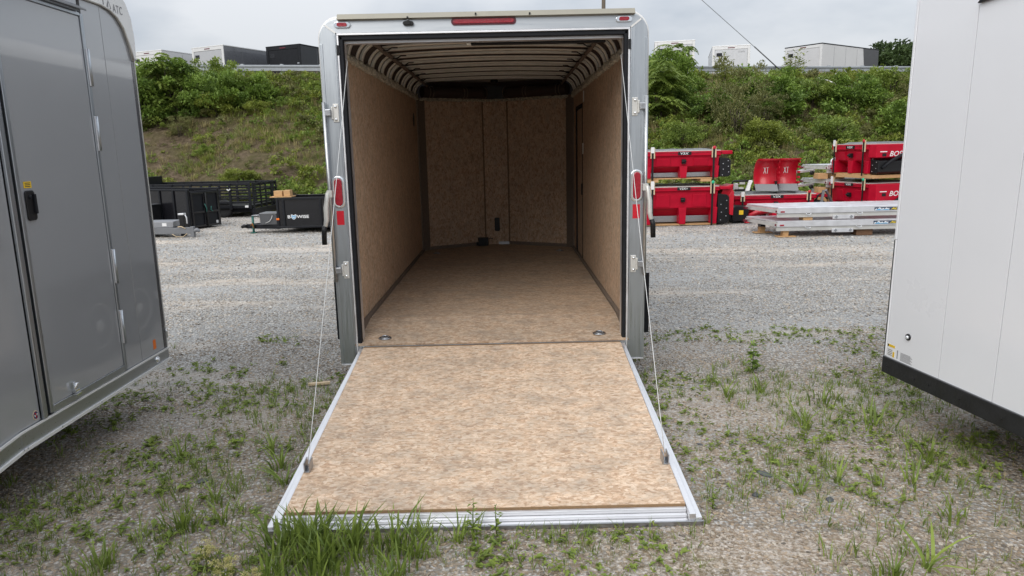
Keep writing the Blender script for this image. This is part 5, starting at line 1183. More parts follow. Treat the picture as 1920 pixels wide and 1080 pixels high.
b = MB(); b.loft([[(0.02, -0.06, 0.0), (0.12, -0.08, 0.01), (0.14, 0.06, 0.02), (0.04, 0.06, 0.0)], [(0.06, -0.05, 0.12), (0.15, -0.06, 0.13), (0.16, 0.04, 0.14), (0.08, 0.04, 0.12)], [(0.10, -0.04, 0.25), (0.20, -0.05, 0.24), (0.20, 0.03, 0.25), (0.12, 0.03, 0.26)]]); b.build("plastic_wrap", M['label_white'], T, 0.01)
MB().box((-0.10, 0.0, 0.16), (0.03, 0.03, 0.225)).box((-0.12, 0.0, 0.05), (0.0, 0.04, 0.09)).build("bracket", M['alu_dull'], T, 0.004)

# ------------------------------------------------------------------ aluminium flatbed decks
def flatbed(label, x0, x1, y0, y1, zt, decals=True, tongue=None, rack=False, group="aluminium flatbed decks"):
    T = thing("flatbed_deck", label, "flatbed", (x0, y0, zt - 0.2), 0, group)
    L_, D = x1 - x0, y1 - y0; t = 0.2
    a, a2 = M['alu_light'], M['alu_dull']
    n = max(5, int(D / 0.16)); sh = -0.22 * (D / 1.0)
    for k in range(n):
        ya, yb = D * k / n + 0.002, D * (k + 1) / n - 0.002
        MB().hexa([(sh * ya / D, ya, t - 0.03), (L_, ya, t - 0.03), (L_, yb, t - 0.03), (sh * yb / D, yb, t - 0.03)], [(sh * ya / D, ya, t), (L_, ya, t), (L_, yb, t), (sh * yb / D, yb, t)]).build("deck_plank", a, T, 0.003)
    MB().prism([(-0.004, 0.075), (-0.022, 0.085), (-0.022, t - 0.005), (-0.004, t + 0.002)], 0, 0.0, L_).build("side_beam", a, T, 0.003)
    MB().box((0.0, 0.01, 0.0), (L_, 0.05, 0.0745)).build("frame_channel", a2, T, 0.003)
    MB().hexa([(-0.02, -0.012, 0.09), (0.0, -0.02, 0.09), (sh, D, 0.09), (sh - 0.02, D, 0.09)], [(-0.02, -0.012, t - 0.035), (-0.001, -0.02, t - 0.035), (sh - 0.001, D, t - 0.035), (sh - 0.02, D, t - 0.035)]).build("tail_beam", a2, T, 0.003)
    pbox("tail_light", (-0.055, -0.035, 0.105), (-0.022, -0.0225, 0.145), M['lens_dark'], T, 0.004)
    pbox("side_marker", (0.05, -0.034, 0.10), (0.13, -0.0225, 0.13), M['red_lens'], T, 0.004)
    pbox("tail_light", (sh - 0.075, D * 0.85, 0.10), (sh - 0.025, D * 0.98, 0.145), M['lens_dark'], T, 0.004)
    if decals:
        for x in (0.60, 1.60):
            MB().tube([(x + 0.05 * math.cos(q), -0.026, 0.078 + 0.03 * math.sin(q)) for q in [math.pi + math.pi * i / 8 for i in range(9)]], 0.007, 6).build("tie_ring", M['chrome'], T)
        dr = MB().box((1.08, -0.012, -0.045), (1.50, 0.009, 0.03)).build("ramp_pocket", a, T, 0.004)
        for x in (1.15, 1.44):
            MB().prism([(x - 0.035, -0.005), (x, -0.040), (x + 0.035, -0.005), (x, 0.030)], 1, -0.02, -0.0125).build("diamond_plate", M['steel'], dr, 0.002)
        R, U = (1, 0, 0), (0, 0, 1)
        dp = decal("decal_panel", (1.88, -0.023, 0.105), R, U, rect(0.66, 0.062), mat("dark_blue_print", (0.03, 0.05, 0.09), 0.5, var=0.6, scale=30), T, 0.001)
        decal("mountain_print", (1.89, -0.0245, 0.108), R, U, [(0, 0.0), (0, 0.018), (0.03, 0.035), (0.05, 0.02), (0.08, 0.05), (0.10, 0.054), (0.13, 0.022), (0.16, 0.04), (0.19, 0.02), (0.22, 0.05), (0.26, 0.03), (0.28, 0.042), (0.28, 0)], M['label_white'], dp, 0.0008)
        decal("ice_print", (1.89, -0.0256, 0.108), R, U, [(0.0, 0.0), (0.04, 0.018), (0.09, 0.03), (0.12, 0.01), (0.18, 0.016), (0.24, 0.02), (0.28, 0.01), (0.28, 0)], M['sky_blue'], dp, 0.0006)
        lettering("ALUMA", (2.20, -0.0245, 0.116), R, U, 0.34, 0.042, M['yellow_ink'], dp, shear=0.3, bold=0.03)
    if tongue:
        MB().bar((sh * 0.5, D * 0.5, 0.06), (tongue, D * 0.35, 0.03), 0.06, 0.06).build("tongue", a, T, 0.004)
        MB().tube([(tongue - 0.001, D * 0.36, 0.04), (tongue - 0.10, D * 0.35, 0.05)], [0.035, 0.025], 8).build("coupler", a, T)
        MB().bar((sh, D * 0.9, 0.06), (tongue + 0.06, D * 0.42, 0.03), 0.05, 0.05).build("tongue_brace", a, T, 0.004)
        wl = MB().lathe((tongue + 0.38, D * 0.3, 0.0), 1, [(0.03, 0), (0.055, 0.01), (0.055, 0.05), (0.03, 0.06)], 16).build("jack_wheel", M['black'], T)
    if rack:
        MB().tube([(0.12, 0.1, t), (0.14, 0.12, t + 0.11), (0.20, 0.14, t + 0.15), (0.48, 0.14, t + 0.15), (0.53, 0.14, t + 0.12), (0.55, 0.12, t)], 0.02, 8).build("rack", a, T)
        MB().box((0.16, 0.13, t + 0.005), (0.53, 0.14, t + 0.13)).build("rack_screen", M['alu_dull'], T)
    return T
flatbed("lower aluminium flatbed deck resting on timber cribs by the white trailer", 5.40, 8.6, 8.6, 9.7, 0.325)
flatbed("upper aluminium flatbed deck stacked on the other by the white trailer", 5.40, 8.6, 8.6, 9.7, 0.588)
flatbed("small aluminium trailer topmost in the pile left of the right spreader stack", 8.05, 9.3, 12.5, 13.5, 1.27, False, -0.62, True, "small aluminium trailers piled behind the decks")
flatbed("small aluminium trailer lower in the pile left of the right spreader stack", 8.05, 9.3, 12.5, 13.5, 0.92, False, -0.62, False, "small aluminium trailers piled behind the decks")
def crib(label, x, y, zt, cat="timber crib"):
    T = thing("timber_crib", label, cat, (x, y, 0), 0, "timber cribs under the decks")
    MB().box((-0.16, -0.10, 0), (0.20, 0.10, 0.02)).build("base_board", M['lumber'], T, 0.003)
    h = (zt - 0.02) / 3
    for k in range(3): MB().box((-0.055 + 0.004 * k, -0.07, 0.02 + h * k), (0.055 + 0.004 * k, 0.07, 0.02 + h * (k + 1) - 0.002)).build("block", M['lumber'], T, 0.003)
crib("timber crib under the near left corner of the lower aluminium deck", 5.60, 8.72, 0.122)
crib("timber crib under the far left corner of the lower aluminium deck", 5.40, 9.45, 0.122)
o = MB().box((-0.16, 0, 0), (0.16, 0.25, 0.122)).build("timber_block", M['lumber_old'], None, 0.005, loc=(7.17, 8.68, 0)); tag(o, "dark timber block under the lower aluminium deck near the white trailer", "timber")
o = MB().box((-0.09, 0, 0), (0.09, 0.22, 0.0625)).build("timber_block", M['lumber'], None, 0.005, loc=(6.02, 8.64, 0.326)); tag(o, "timber block between the two aluminium decks", "timber")
for k, (x, z, w_, lb) in enumerate(((7.98, 0.925, 0.12, "left timber block between the piled small aluminium trailers"), (8.36, 0.925, 0.16, "right timber block between the piled small aluminium trailers"))):
    o = MB().box((-w_, 0, 0), (w_, 0.3, 0.14)).build("timber_block", M['lumber'], None, 0.005, loc=(x, 12.56, z)); tag(o, lb, "timber", "timber blocks in the aluminium pile")
for k, (x, w_, lb) in enumerate(((8.0, 0.11, "left timber block under the lower small aluminium trailer"), (8.3, 0.13, "right timber block under the lower small aluminium trailer"))):
    o = MB().box((-w_, 0, 0), (w_, 0.3, 0.72)).build("timber_block", M['lumber'], None, 0.005, loc=(x, 12.56, 0.0)); tag(o, lb, "timber", "timber blocks in the aluminium pile")
T = thing("spare_plow", "spare red plow blade lying behind the aluminium decks", "plow blade", (5.5, 10.05, 0))
pr = [(0.10 * math.cos(a), 0.42 + 0.10 * math.sin(a)) for a in [math.radians(-60 + 20 * k) for k in range(10)]]
MB().tube([(-0.15, 0, 0.30), (0.0, 0, 0.36), (0.4, 0, 0.43), (0.75, 0, 0.45)], [0.05, 0.06, 0.07, 0.07], 10).build("blade", M['red_steel'], T)
MB().box((0.1, 0.0, 0.0), (0.2, 0.2, 0.34)).box((0.5, 0.0, 0.0), (0.6, 0.2, 0.36)).build("stand", M['black'], T, 0.006)
T = thing("scrap_rack", "grey steel rack standing between the red spreaders", "rack", (7.55, 11.5, 0))
MB().bar((-0.1, 0, 0.0), (0.0, 0, 0.72), 0.05, 0.05).bar((0.05, 0, 0.72), (0.35, 0.3, 0.4), 0.05, 0.05).bar((-0.1, 0.6, 0.0), (0.0, 0.6, 0.72), 0.05, 0.05).build("frame", M['mid_grey'], T, 0.004)
MB().tube([(-0.15, 0.1, 0.45), (-0.1, 0.05, 0.6), (0.02, 0.1, 0.66), (0.14, 0.1, 0.5)], 0.02, 6).build("hose", M['black'], T)

# ------------------------------------------------------------------ scrap stick
o = MB().box((-0.085, -0.016, 0), (0.085, 0.016, 0.02)).build("wood_scrap", M['lumber_pale'], None, 0.002, loc=(-1.39, 0.12, 0.004)); o.rotation_euler = (0, 0, math.radians(12))
tag(o, "short pale offcut of wood lying on the gravel left of the ramp", "wood scrap")

# ------------------------------------------------------------------ vegetation helpers
def leaf_mesh(name, pts, dirs, ups, ln, wd, m, tint, bend=0.15):
    """one folded quad per leaf, built with numpy"""
    n = len(pts); d = dirs / np.linalg.norm(dirs, axis=1)[:, None]
    r = np.cross(d, ups); r /= np.linalg.norm(r, axis=1)[:, None] + 1e-9
    u = np.cross(r, d)
    ln = ln[:, None]; wd = wd[:, None]
    v = np.empty((n, 4, 3)); v[:, 0] = pts; v[:, 1] = pts + d * ln * 0.45 + r * wd * 0.5 + u * wd * 0.25; v[:, 2] = pts + d * ln - u * ln * bend; v[:, 3] = pts + d * ln * 0.45 - r * wd * 0.5 + u * wd * 0.25
    me = bpy.data.meshes.new(name)
    f = np.arange(n * 4).reshape(n, 4)
    tri = np.concatenate([f[:, [0, 1, 2]], f[:, [0, 2, 3]]], 0)
    me.vertices.add(n * 4); me.vertices.foreach_set("co", v.reshape(-1))
    me.loops.add(len(tri) * 3); me.loops.foreach_set("vertex_index", tri.reshape(-1).astype(np.int32))
    me.polygons.add(len(tri)); me.polygons.foreach_set("loop_start", np.arange(0, len(tri) * 3, 3).astype(np.int32)); me.polygons.foreach_set("loop_total", np.full(len(tri), 3, np.int32))
    me.update(calc_edges=True)
    at = me.attributes.new("tint", 'FLOAT', 'POINT'); at.data.foreach_set("value", np.repeat(tint, 4).astype(np.float32))
    me.materials.append(m)
    return me
def rnd_dirs(n, rs):
    d = rs.normal(size=(n, 3)); return d / np.linalg.norm(d, axis=1)[:, None]
def crown(name, seed, R, nclump, per, leaf, m, droop=0.0, base=0.0, flat=1.0, aspect=0.5):
    """uneven crown: leaf clumps on and inside a lumpy ellipsoid"""
    rs = np.random.RandomState(seed)
    P, Dd, T_ = [], [], []
    for k in range(nclump):
        a = rs.uniform(0, 2 * math.pi); h = rs.uniform(0, 1) ** 0.8; rr = math.sqrt(max(0, 1 - (h * 1.0 - 0.25) ** 2)) * rs.uniform(0.35, 1.0)
        lump = 0.72 + 0.5 * rs.rand()
        c = np.array([math.cos(a) * rr * R[0] * lump, math.sin(a) * rr * R[1] * lump, base + h * R[2] * lump])
        cr = rs.uniform(0.14, 0.30) * R[0]
        q = rnd_dirs(per, rs) * (rs.rand(per, 1) ** 0.5) * cr * np.array([1, 1, 0.7 * flat])
        out = c - np.array([0, 0, base]); out = out / (np.linalg.norm(out) + 1e-6)
        P.append(c + q); Dd.append(rnd_dirs(per, rs) * 0.9 + out * 0.6 + np.array([0, 0, 0.15 - droop]) + q / cr * 0.6)
        T_.append(np.clip(rs.uniform(0.1, 0.8) + rs.uniform(-0.2, 0.2, per), 0, 1))
    P = np.concatenate(P); Dd = np.concatenate(Dd); T_ = np.concatenate(T_); n = len(P)
    P[:, 2] = np.maximum(P[:, 2], 0.01)
    ups = np.tile(np.array([0, 0, 1.0]), (n, 1)) + rs.normal(size=(n, 3)) * 0.35
    ln = leaf * rs.uniform(0.6, 1.3, n)
    return leaf_mesh(name, P, Dd, ups, ln, ln * aspect, m, T_)
def sumac(name, seed, h, spread_, m):
    rs = np.random.RandomState(seed); P, Dd, ln, T_ = [], [], [], []
    for s_ in range(4):
        bx, by = rs.uniform(-0.5, 0.5, 2) * spread_; top_ = h * rs.uniform(0.7, 1.0)
        for k in range(22):
            a = rs.uniform(0, 2 * math.pi); z = top_ * rs.uniform(0.22, 1.0); fl = rs.uniform(0.55, 0.95)
            tn = rs.uniform(0.1, 0.8)
            for i in range(13):
                t = (i + 1) / 13
                c = np.array([bx + math.cos(a) * fl * t, by + math.sin(a) * fl * t, z + 0.36 * t - 0.55 * t * t])
                for sd in (-1, 1):
                    P.append(c); Dd.append([math.cos(a + sd * 1.1), math.sin(a + sd * 1.1), -0.25 + rs.uniform(-0.2, 0.2)]); ln.append(0.26 * (1.1 - 0.5 * t)); T_.append(tn + rs.uniform(-0.1, 0.1))
    P = np.array(P); Dd = np.array(Dd); ln = np.array(ln); n = len(P)
    return leaf_mesh(name, P, Dd, np.tile(np.array([0, 0, 1.0]), (n, 1)) + rs.normal(size=(n, 3)) * 0.2, ln, ln * 0.36, m, np.clip(np.array(T_), 0, 1))
def willowy(name, seed, h, m):
    rs = np.random.RandomState(seed); P, Dd, T_ = [], [], []
    for k in range(16):
        a = rs.uniform(0, 2 * math.pi); lean = rs.uniform(0.1, 0.55); hh = h * rs.uniform(0.6, 1)
        for i in range(46):
            t = rs.rand(); c = np.array([math.cos(a) * lean * t * h * 0.6, math.sin(a) * lean * t * h * 0.6, hh * t])
            P.append(c + rs.normal(size=3) * 0.05); aa = rs.uniform(0, 6.28); Dd.append([math.cos(aa), math.sin(aa), 0.5]); T_.append(rs.uniform(0.2, 1))
    n = len(P); ln = rs.uniform(0.12, 0.24, n)
    return leaf_mesh(name, np.array(P), np.array(Dd), np.tile(np.array([0, 0, 1.0]), (n, 1)) + rs.normal(size=(n, 3)) * 0.3, ln, ln * 0.3, m, np.array(T_))
def stems(seed, h, spread_, n, r=0.03):
    rs = random.Random(seed); b = MB()
    for k in range(n):
        a = rs.uniform(0, 6.28); s_ = rs.uniform(0.2, 1) * spread_; hh = h * rs.uniform(0.6, 1.0)
        b.tube([(0.1 * math.cos(a), 0.1 * math.sin(a), -0.25), (0.4 * s_ * math.cos(a), 0.4 * s_ * math.sin(a), hh * 0.45), (s_ * math.cos(a + 0.3), s_ * math.sin(a + 0.3), hh)], [r, r * 0.7, r * 0.25], 6)
    return b
def blades(name, seed, n, h, spread_, m, wid=0.012, curl=0.5, segs=3):
    """grass tuft of bent tapering blades"""
    rs = np.random.RandomState(seed); vs, fs, tn = [], [], []
    for k in range(n):
        a = rs.uniform(0, 2 * math.pi); r0 = abs(rs.normal()) * spread_ * 0.4; b0 = np.array([math.cos(a + rs.normal() * 0.6) * r0, math.sin(a + rs.normal() * 0.6) * r0, -0.01])
        hh = h * rs.uniform(0.45, 1.1); lean = rs.uniform(0.1, 1.0) * curl; w = wid * rs.uniform(0.6, 1.3)
        d = np.array([math.cos(a), math.sin(a), 0]); sd = np.array([-math.sin(a), math.cos(a), 0]); t0 = rs.rand(); o = len(vs)
        for i in range(segs + 1):
            t = i / segs; c = b0 + d * lean * hh * t ** 1.8 + np.array([0, 0, hh * (t - 0.28 * curl * t * t * rs.uniform(0.8, 1.2))])
            ww = w * (1 - t) ** 0.7 * (0.6 + 0.8 * t)
            if i < segs: vs += [c - sd * ww / 2, c + sd * ww / 2]; tn += [t0, t0]
            else: vs.append(c); tn.append(t0)
        for i in range(segs - 1): fs.append((o + 2 * i, o + 2 * i + 1, o + 2 * i + 3, o + 2 * i + 2))
        fs.append((o + 2 * segs - 2, o + 2 * segs - 1, o + 2 * segs))
    me = bpy.data.meshes.new(name); me.from_pydata([tuple(v) for v in vs], [], fs); me.materials.append(m)
    at = me.attributes.new("tint", 'FLOAT', 'POINT'); at.data.foreach_set("value", np.array(tn, np.float32))
    return me
def broadleaf(name, seed, n, h, m, leaf=0.07, aspect=0.34):
    rs = np.random.RandomState(seed); P, Dd, ln = [], [], []
    for k in range(n):
        t = rs.rand(); a = rs.uniform(0, 6.28); P.append([rs.normal() * 0.01, rs.normal() * 0.01, h * t]); Dd.append([math.cos(a), math.sin(a), rs.uniform(-0.1, 0.9)]); ln.append(leaf * (1.15 - 0.6 * t) * rs.uniform(0.7, 1.2))
    n_ = len(P); ln = np.array(ln)
    return leaf_mesh(name, np.array(P), np.array(Dd), np.tile(np.array([0, 0, 1.0]), (n_, 1)) + rs.normal(size=(n_, 3)) * 0.2, ln, ln * aspect, m, rs.rand(n_), 0.25)
def mobj(name, me, parent=None, loc=(0, 0, 0), rz=0, s=1.0):
    o = bpy.data.objects.new(name, me); COL.objects.link(o); o.parent = parent; o.location = loc; o.rotation_euler = (0, 0, rz); o.scale = (s, s, s) if not isinstance(s, tuple) else s
    return o

# ------------------------------------------------------------------ scatter (stuff only)
def scatter(name, pts, rots, scl, meshes):
    colx = bpy.data.collections.new(name + "_pieces")
    for i, me in enumerate(meshes):
        o = bpy.data.objects.new("%s_piece" % name, me); colx.objects.link(o)
    n = len(pts)
    me = bpy.data.meshes.new(name); me.vertices.add(n); me.vertices.foreach_set("co", np.asarray(pts, np.float32).reshape(-1))
    for nm, ty, dat in (("rot", 'FLOAT_VECTOR', np.asarray(rots, np.float32)), ("scl", 'FLOAT_VECTOR', np.asarray(scl, np.float32))):
        a = me.attributes.new(nm, ty, 'POINT'); a.data.foreach_set("vector", dat.reshape(-1))
    a = me.attributes.new("pick", 'INT', 'POINT'); a.data.foreach_set("value", np.random.RandomState(3).randint(0, len(meshes), n).astype(np.int32))
    ob = bpy.data.objects.new(name, me); COL.objects.link(ob)
    g = bpy.data.node_groups.new(name, 'GeometryNodeTree')
    g.interface.new_socket("Geometry", in_out='INPUT', socket_type='NodeSocketGeometry'); g.interface.new_socket("Geometry", in_out='OUTPUT', socket_type='NodeSocketGeometry')
    N = g.nodes.new; L = g.links.new
    gi, go = N('NodeGroupInput'), N('NodeGroupOutput'); ip = N('GeometryNodeInstanceOnPoints'); ci = N('GeometryNodeCollectionInfo')
    ci.inputs[0].default_value = colx; ci.inputs['Separate Children'].default_value = True; ci.inputs['Reset Children'].default_value = True
    def na(nm, ty):
        x = N('GeometryNodeInputNamedAttribute'); x.data_type = ty; x.inputs[0].default_value = nm; return x.outputs[0]
    L(gi.outputs[0], ip.inputs['Points']); L(ci.outputs[0], ip.inputs['Instance']); ip.inputs['Pick Instance'].default_value = True
    L(na("pick", 'INT'), ip.inputs['Instance Index'])
    e = N('FunctionNodeEulerToRotation'); L(na("rot", 'FLOAT_VECTOR'), e.inputs[0]); L(e.outputs[0], ip.inputs['Rotation']); L(na("scl", 'FLOAT_VECTOR'), ip.inputs['Scale'])
    L(ip.outputs[0], go.inputs[0])
    mod = ob.modifiers.new("scatter", 'NODES'); mod.node_group = g
    return stuff(ob)

def noise_mask(xy, s, seed=0.0):
    return np.array([mnoise.fractal(V((x * s + seed, y * s - seed, seed)), 1.0, 2.0, 4) for x, y in xy])
def blocked(xy, pad=0.0):
    """where the ramp lies on the ground"""
    x, y = xy[:, 0], xy[:, 1]
    return (np.abs(x) < 1.07 + pad) & (y > -2.18 - pad) & (y < -0.05)

# gravel stones near the camera
def stone_mesh(seed):
    rs = random.Random(seed); bm = bmesh.new(); bmesh.ops.create_icosphere(bm, subdivisions=1, radius=1.0)
    ax = (rs.uniform(0.8, 1.3), rs.uniform(0.6, 1.0), rs.uniform(0.35, 0.6))
    for v in bm.verts:
        k = rs.uniform(0.72, 1.12); v.co = V((v.co.x * ax[0] * k, v.co.y * ax[1] * k, v.co.z * ax[2] * k))
    me = bpy.data.meshes.new("stone"); bm.to_mesh(me); bm.free(); me.materials.append(M['stone']); return me
stones_ = [stone_mesh(i) for i in range(7)]
pale_ = []
for me in stones_:
    p_ = me.copy(); p_.materials[0] = M['stone_pale']; pale_.append(p_)
def strew(name, n, x0, x1, y0, y1, s0, s1, dens=None, power=2.0, pieces=None):
    xy = nrs.uniform((x0, y0), (x1, y1), (n, 2)); keep = ~blocked(xy, -0.04)
    if dens is not None: keep &= dens(xy)
    xy = xy[keep]; n = len(xy)
    sc_ = s0 + (s1 - s0) * nrs.rand(n) ** power
    z = np.array([gzf(x, y) for x, y in xy]) + sc_ * 0.12
    rot = np.stack([nrs.normal(size=n) * 0.25, nrs.normal(size=n) * 0.25, nrs.uniform(0, 6.28, n)], 1)
    return scatter(name, np.column_stack([xy, z]), rot, np.repeat(sc_[:, None], 3, 1), pieces or stones_)
def near_dens(xy): return (noise_mask(xy, 0.9, 4.0) > -0.42 + 0.25 * nrs.normal(size=len(xy)))
g1 = strew("gravel", 98000, -4.2, 4.4, -3.6, 1.6, 0.004, 0.0135, near_dens, 2.2)
g2 = strew("gravel", 46000, -6, 6.5, 1.6, 7.5, 0.007, 0.019, lambda xy: nrs.rand(len(xy)) < 1.25 - 0.10 * xy[:, 1], 1.8, pale_)
g3 = strew("gravel", 52000, -11, 9.5, 5.0, 17.5, 0.011, 0.026, lambda xy: nrs.rand(len(xy)) < np.clip((xy[:, 1] - 4.6) / 2.5, 0, 1), 1.8, pale_)

# low grass and weeds growing through the gravel
def grass_density(xy):
    x, y = xy[:, 0], xy[:, 1]
    m = noise_mask(xy, 0.75, 9.0) + 0.5 * noise_mask(xy, 2.6, 2.0)
    d = np.where(y > 0.1, -0.30 - 0.55 * (y - 0.1), 0.0)
    d = d + np.where((x > 1.6) & (x < 3.4) & (y > -1.6) & (y < 0.4), 0.34, 0.0)     # greener strip under the white trailer
    d = d + np.where((x < -1.05) & (x > -1.85) & (y < 0.3), 0.32, 0.0)              # along the ramp's left side
    d = d + np.where((y < -2.12) & (x < 0.0), 0.45, 0.0)
    d = d + np.where((x > 1.05) & (x < 1.9) & (y < -1.3), -0.25, 0.0)
    return m + d > 0.12 + 0.26 * np.random.RandomState(5).normal(size=len(xy))
tufts = [blades("tuft", s_, 9, 0.075, 0.05, M['grass'], 0.0055, 0.8) for s_ in range(3)] + [blades("tuft", 21 + s_, 7, 0.12, 0.03, M['grass'], 0.0065, 0.7) for s_ in range(2)] + [blades("tuft", 31, 8, 0.07, 0.05, M['grass_dry'], 0.004, 0.9)]
sprigs = [broadleaf("sprig", s_, 7, 0.03, M['leaf_mid'], 0.035, 0.5) for s_ in range(3)] + [broadleaf("sprig", 9, 9, 0.05, M['leaf_lime'], 0.035, 0.4)]
def sow(name, n, meshes, s0, s1, dens, box_):
    xy = nrs.uniform((box_[0], box_[2]), (box_[1], box_[3]), (n, 2)); xy = xy[~blocked(xy, 0.01)]; xy = xy[dens(xy)]; n = len(xy)
    z = np.array([gzf(x, y) for x, y in xy]); s_ = nrs.uniform(s0, s1, n)
    rot = np.stack([nrs.normal(size=n) * 0.12, nrs.normal(size=n) * 0.12, nrs.uniform(0, 6.28, n)], 1)
    return scatter(name, np.column_stack([xy, z]), rot, np.repeat(s_[:, None], 3, 1), meshes)
sow("grass", 15000, tufts, 0.4, 1.2, grass_density, (-4.2, 4.2, -3.4, 2.4))
tallg = [blades("tall_blade", 340 + s_, 8, 0.19, 0.08, M['grass'], 0.016, 0.8, 4) for s_ in range(4)]
sow("tall_grass", 180, tallg, 0.5, 1.15, lambda xy: noise_mask(xy, 2.2, 5.0) + 0.55 * np.clip(-0.35 - xy[:, 0], -0.6, 0.3) > 0.02 + 0.15 * np.random.RandomState(8).normal(size=len(xy)), (-1.02, 0.1, -2.7, -2.2))
sow("ground_cover", 9000, sprigs, 0.45, 1.3, lambda xy: noise_mask(xy, 1.1, 7.0) + np.where(xy[:, 0] < -1.0, 0.10, 0.0) > 0.05 + np.where(xy[:, 1] > 0.1, 0.3 * (xy[:, 1] - 0.1), 0), (-4.2, 4.2, -3.4, 2.2))

# ------------------------------------------------------------------ bank cover
def bank_points(n, seed, dens):
    rs = np.random.RandomState(seed)
    x = rs.uniform(-27, 27, n); t = rs.uniform(-0.01, 1.05, n)
    y = np.array([bank_base(a) + (bank_crest(a) - bank_base(a)) * b for a, b in zip(x, t)])
    xy = np.column_stack([x, y]); k = dens(xy, t, rs); xy = xy[k]
    z = np.array([hz(a, b) for a, b in xy]) - 0.02
    return np.column_stack([xy, z]), rs
def d_grass(xy, t, rs):
    m = noise_mask(xy, 0.22, 1.5) + 0.5 * noise_mask(xy, 0.8, 3.3)
    bare = np.where((xy[:, 0] < -4) & (t < 0.62), -0.14, 0.12)
    return m + bare + 0.35 * (t - 0.35) > -0.06 + 0.25 * rs.normal(size=len(t))
def d_brush(xy, t, rs):
    m = noise_mask(xy, 0.16, 6.5) + 0.45 * noise_mask(xy, 0.6, 8.3)
    right = np.where(xy[:, 0] > 3, 0.22, -0.38 + 0.5 * (t - 0.4))
    right = np.where(t > 0.95, -9, right)
    return m + right > 0.06 + 0.22 * rs.normal(size=len(t))
long_t = [blades("bank_tuft", 40 + s_, 34, 0.40, 0.32, m_, 0.02, 0.8) for s_, m_ in enumerate((M['grass'], M['leaf_olive'], M['grass_dry'], M['grass_dry'], M['leaf_lime']))]
low_t = [crown("bank_leaf", 60 + s_, (0.32, 0.32, 0.34), 8, 20, 0.085, m_) for s_, m_ in enumerate((M['leaf_mid'], M['leaf_deep'], M['leaf_lime'], M['leaf_olive']))]
def place(name, n, seed, dens, meshes, s0, s1):
    p, rs = bank_points(n, seed, dens); k = len(p); s_ = rs.uniform(s0, s1, k)
    rot = np.stack([rs.normal(size=k) * 0.15, rs.normal(size=k) * 0.15, rs.uniform(0, 6.28, k)], 1)
    return scatter(name, p, rot, np.repeat(s_[:, None], 3, 1), meshes)
place("bank_grass", 15000, 71, d_grass, long_t, 0.45, 1.15)
place("bank_undergrowth", 8500, 72, d_brush, low_t, 0.55, 1.7)
weeds_ = [crown("bank_weed", 80 + s_, (0.16, 0.16, 0.14), 5, 9, 0.06, m_) for s_, m_ in enumerate((M['leaf_lime'], M['leaf_mid'], M['leaf_olive']))] + [blades("bank_weed", 90, 16, 0.16, 0.16, M['grass_dry'], 0.02, 0.9), blades("bank_weed", 91, 16, 0.14, 0.16, M['leaf_olive'], 0.02, 0.9)]
place("bank_weeds", 9000, 73, lambda xy, t, rs: noise_mask(xy, 0.7, 2.2) > -0.05 + 0.25 * rs.normal(size=len(t)), weeds_, 0.4, 1.3)

# ------------------------------------------------------------------ shrubs one can tell apart
KIND = {
    'dense': [crown("shrub_foliage", 101 + i, (1.15, 1.0, 1.35), 80, 85, 0.125, M['leaf_deep'], aspect=0.55) for i in range(3)],
    'lime': [crown("shrub_foliage", 111 + i, (1.0, 0.95, 1.0), 60, 70, 0.11, M['leaf_lime'], aspect=0.42) for i in range(2)],
    'mid': [crown("shrub_foliage", 121 + i, (1.1, 1.0, 1.15), 70, 80, 0.11, M['leaf_mid'], aspect=0.45) for i in range(3)],
    'olive': [crown("shrub_foliage", 131 + i, (0.9, 0.85, 1.5), 64, 60, 0.09, M['leaf_olive'], aspect=0.38) for i in range(2)],
    'sumac': [sumac("shrub_foliage", 141, 2.3, 1.0, M['leaf_mid']), sumac("shrub_foliage", 142, 1.7, 0.9, M['leaf_deep'])],
    'willow': [willowy("shrub_foliage", 151, 2.2, M['leaf_olive']), willowy("shrub_foliage", 152, 2.2, M['leaf_lime'])],
}
STEM = {}
def mesh_top(me): return max(v.co.z for v in me.vertices)
TOPS = {me.name: mesh_top(me) for L_ in KIND.values() for me in L_}
def shrub(kind, x, y, s, label, squash=1.0, nm="shrub"):
    fol = rng.choice(KIND[kind]); hh = TOPS[fol.name] * s * squash
    over = 1.1 if 'tall tree of heaven' in label else 0.8 if 'sapling' in label else (0.45 if x < -13 else 0.7) if x < -10.2 else 0.0
    while hz(x, y) + hh > bank_top(x) + over and y > bank_base(x) + 1: y -= 0.2
    T = thing(nm, label, "shrub", (x, y, hz(x, y) - 0.05), rng.uniform(0, 6.28), "shrubs on the bank")
    mobj("foliage", fol, T, s=(s, s, s * squash))
    if kind not in STEM:
        ob = stems(len(STEM) + 5, {'sumac': 1.8, 'willow': 1.8}.get(kind, 1.0), 0.6, 6, 0.035).build("stem", M['bark'], T); STEM[kind] = ob.data; ob.scale = (s, s, s)
    else: mobj("stem", STEM[kind], T, s=s)
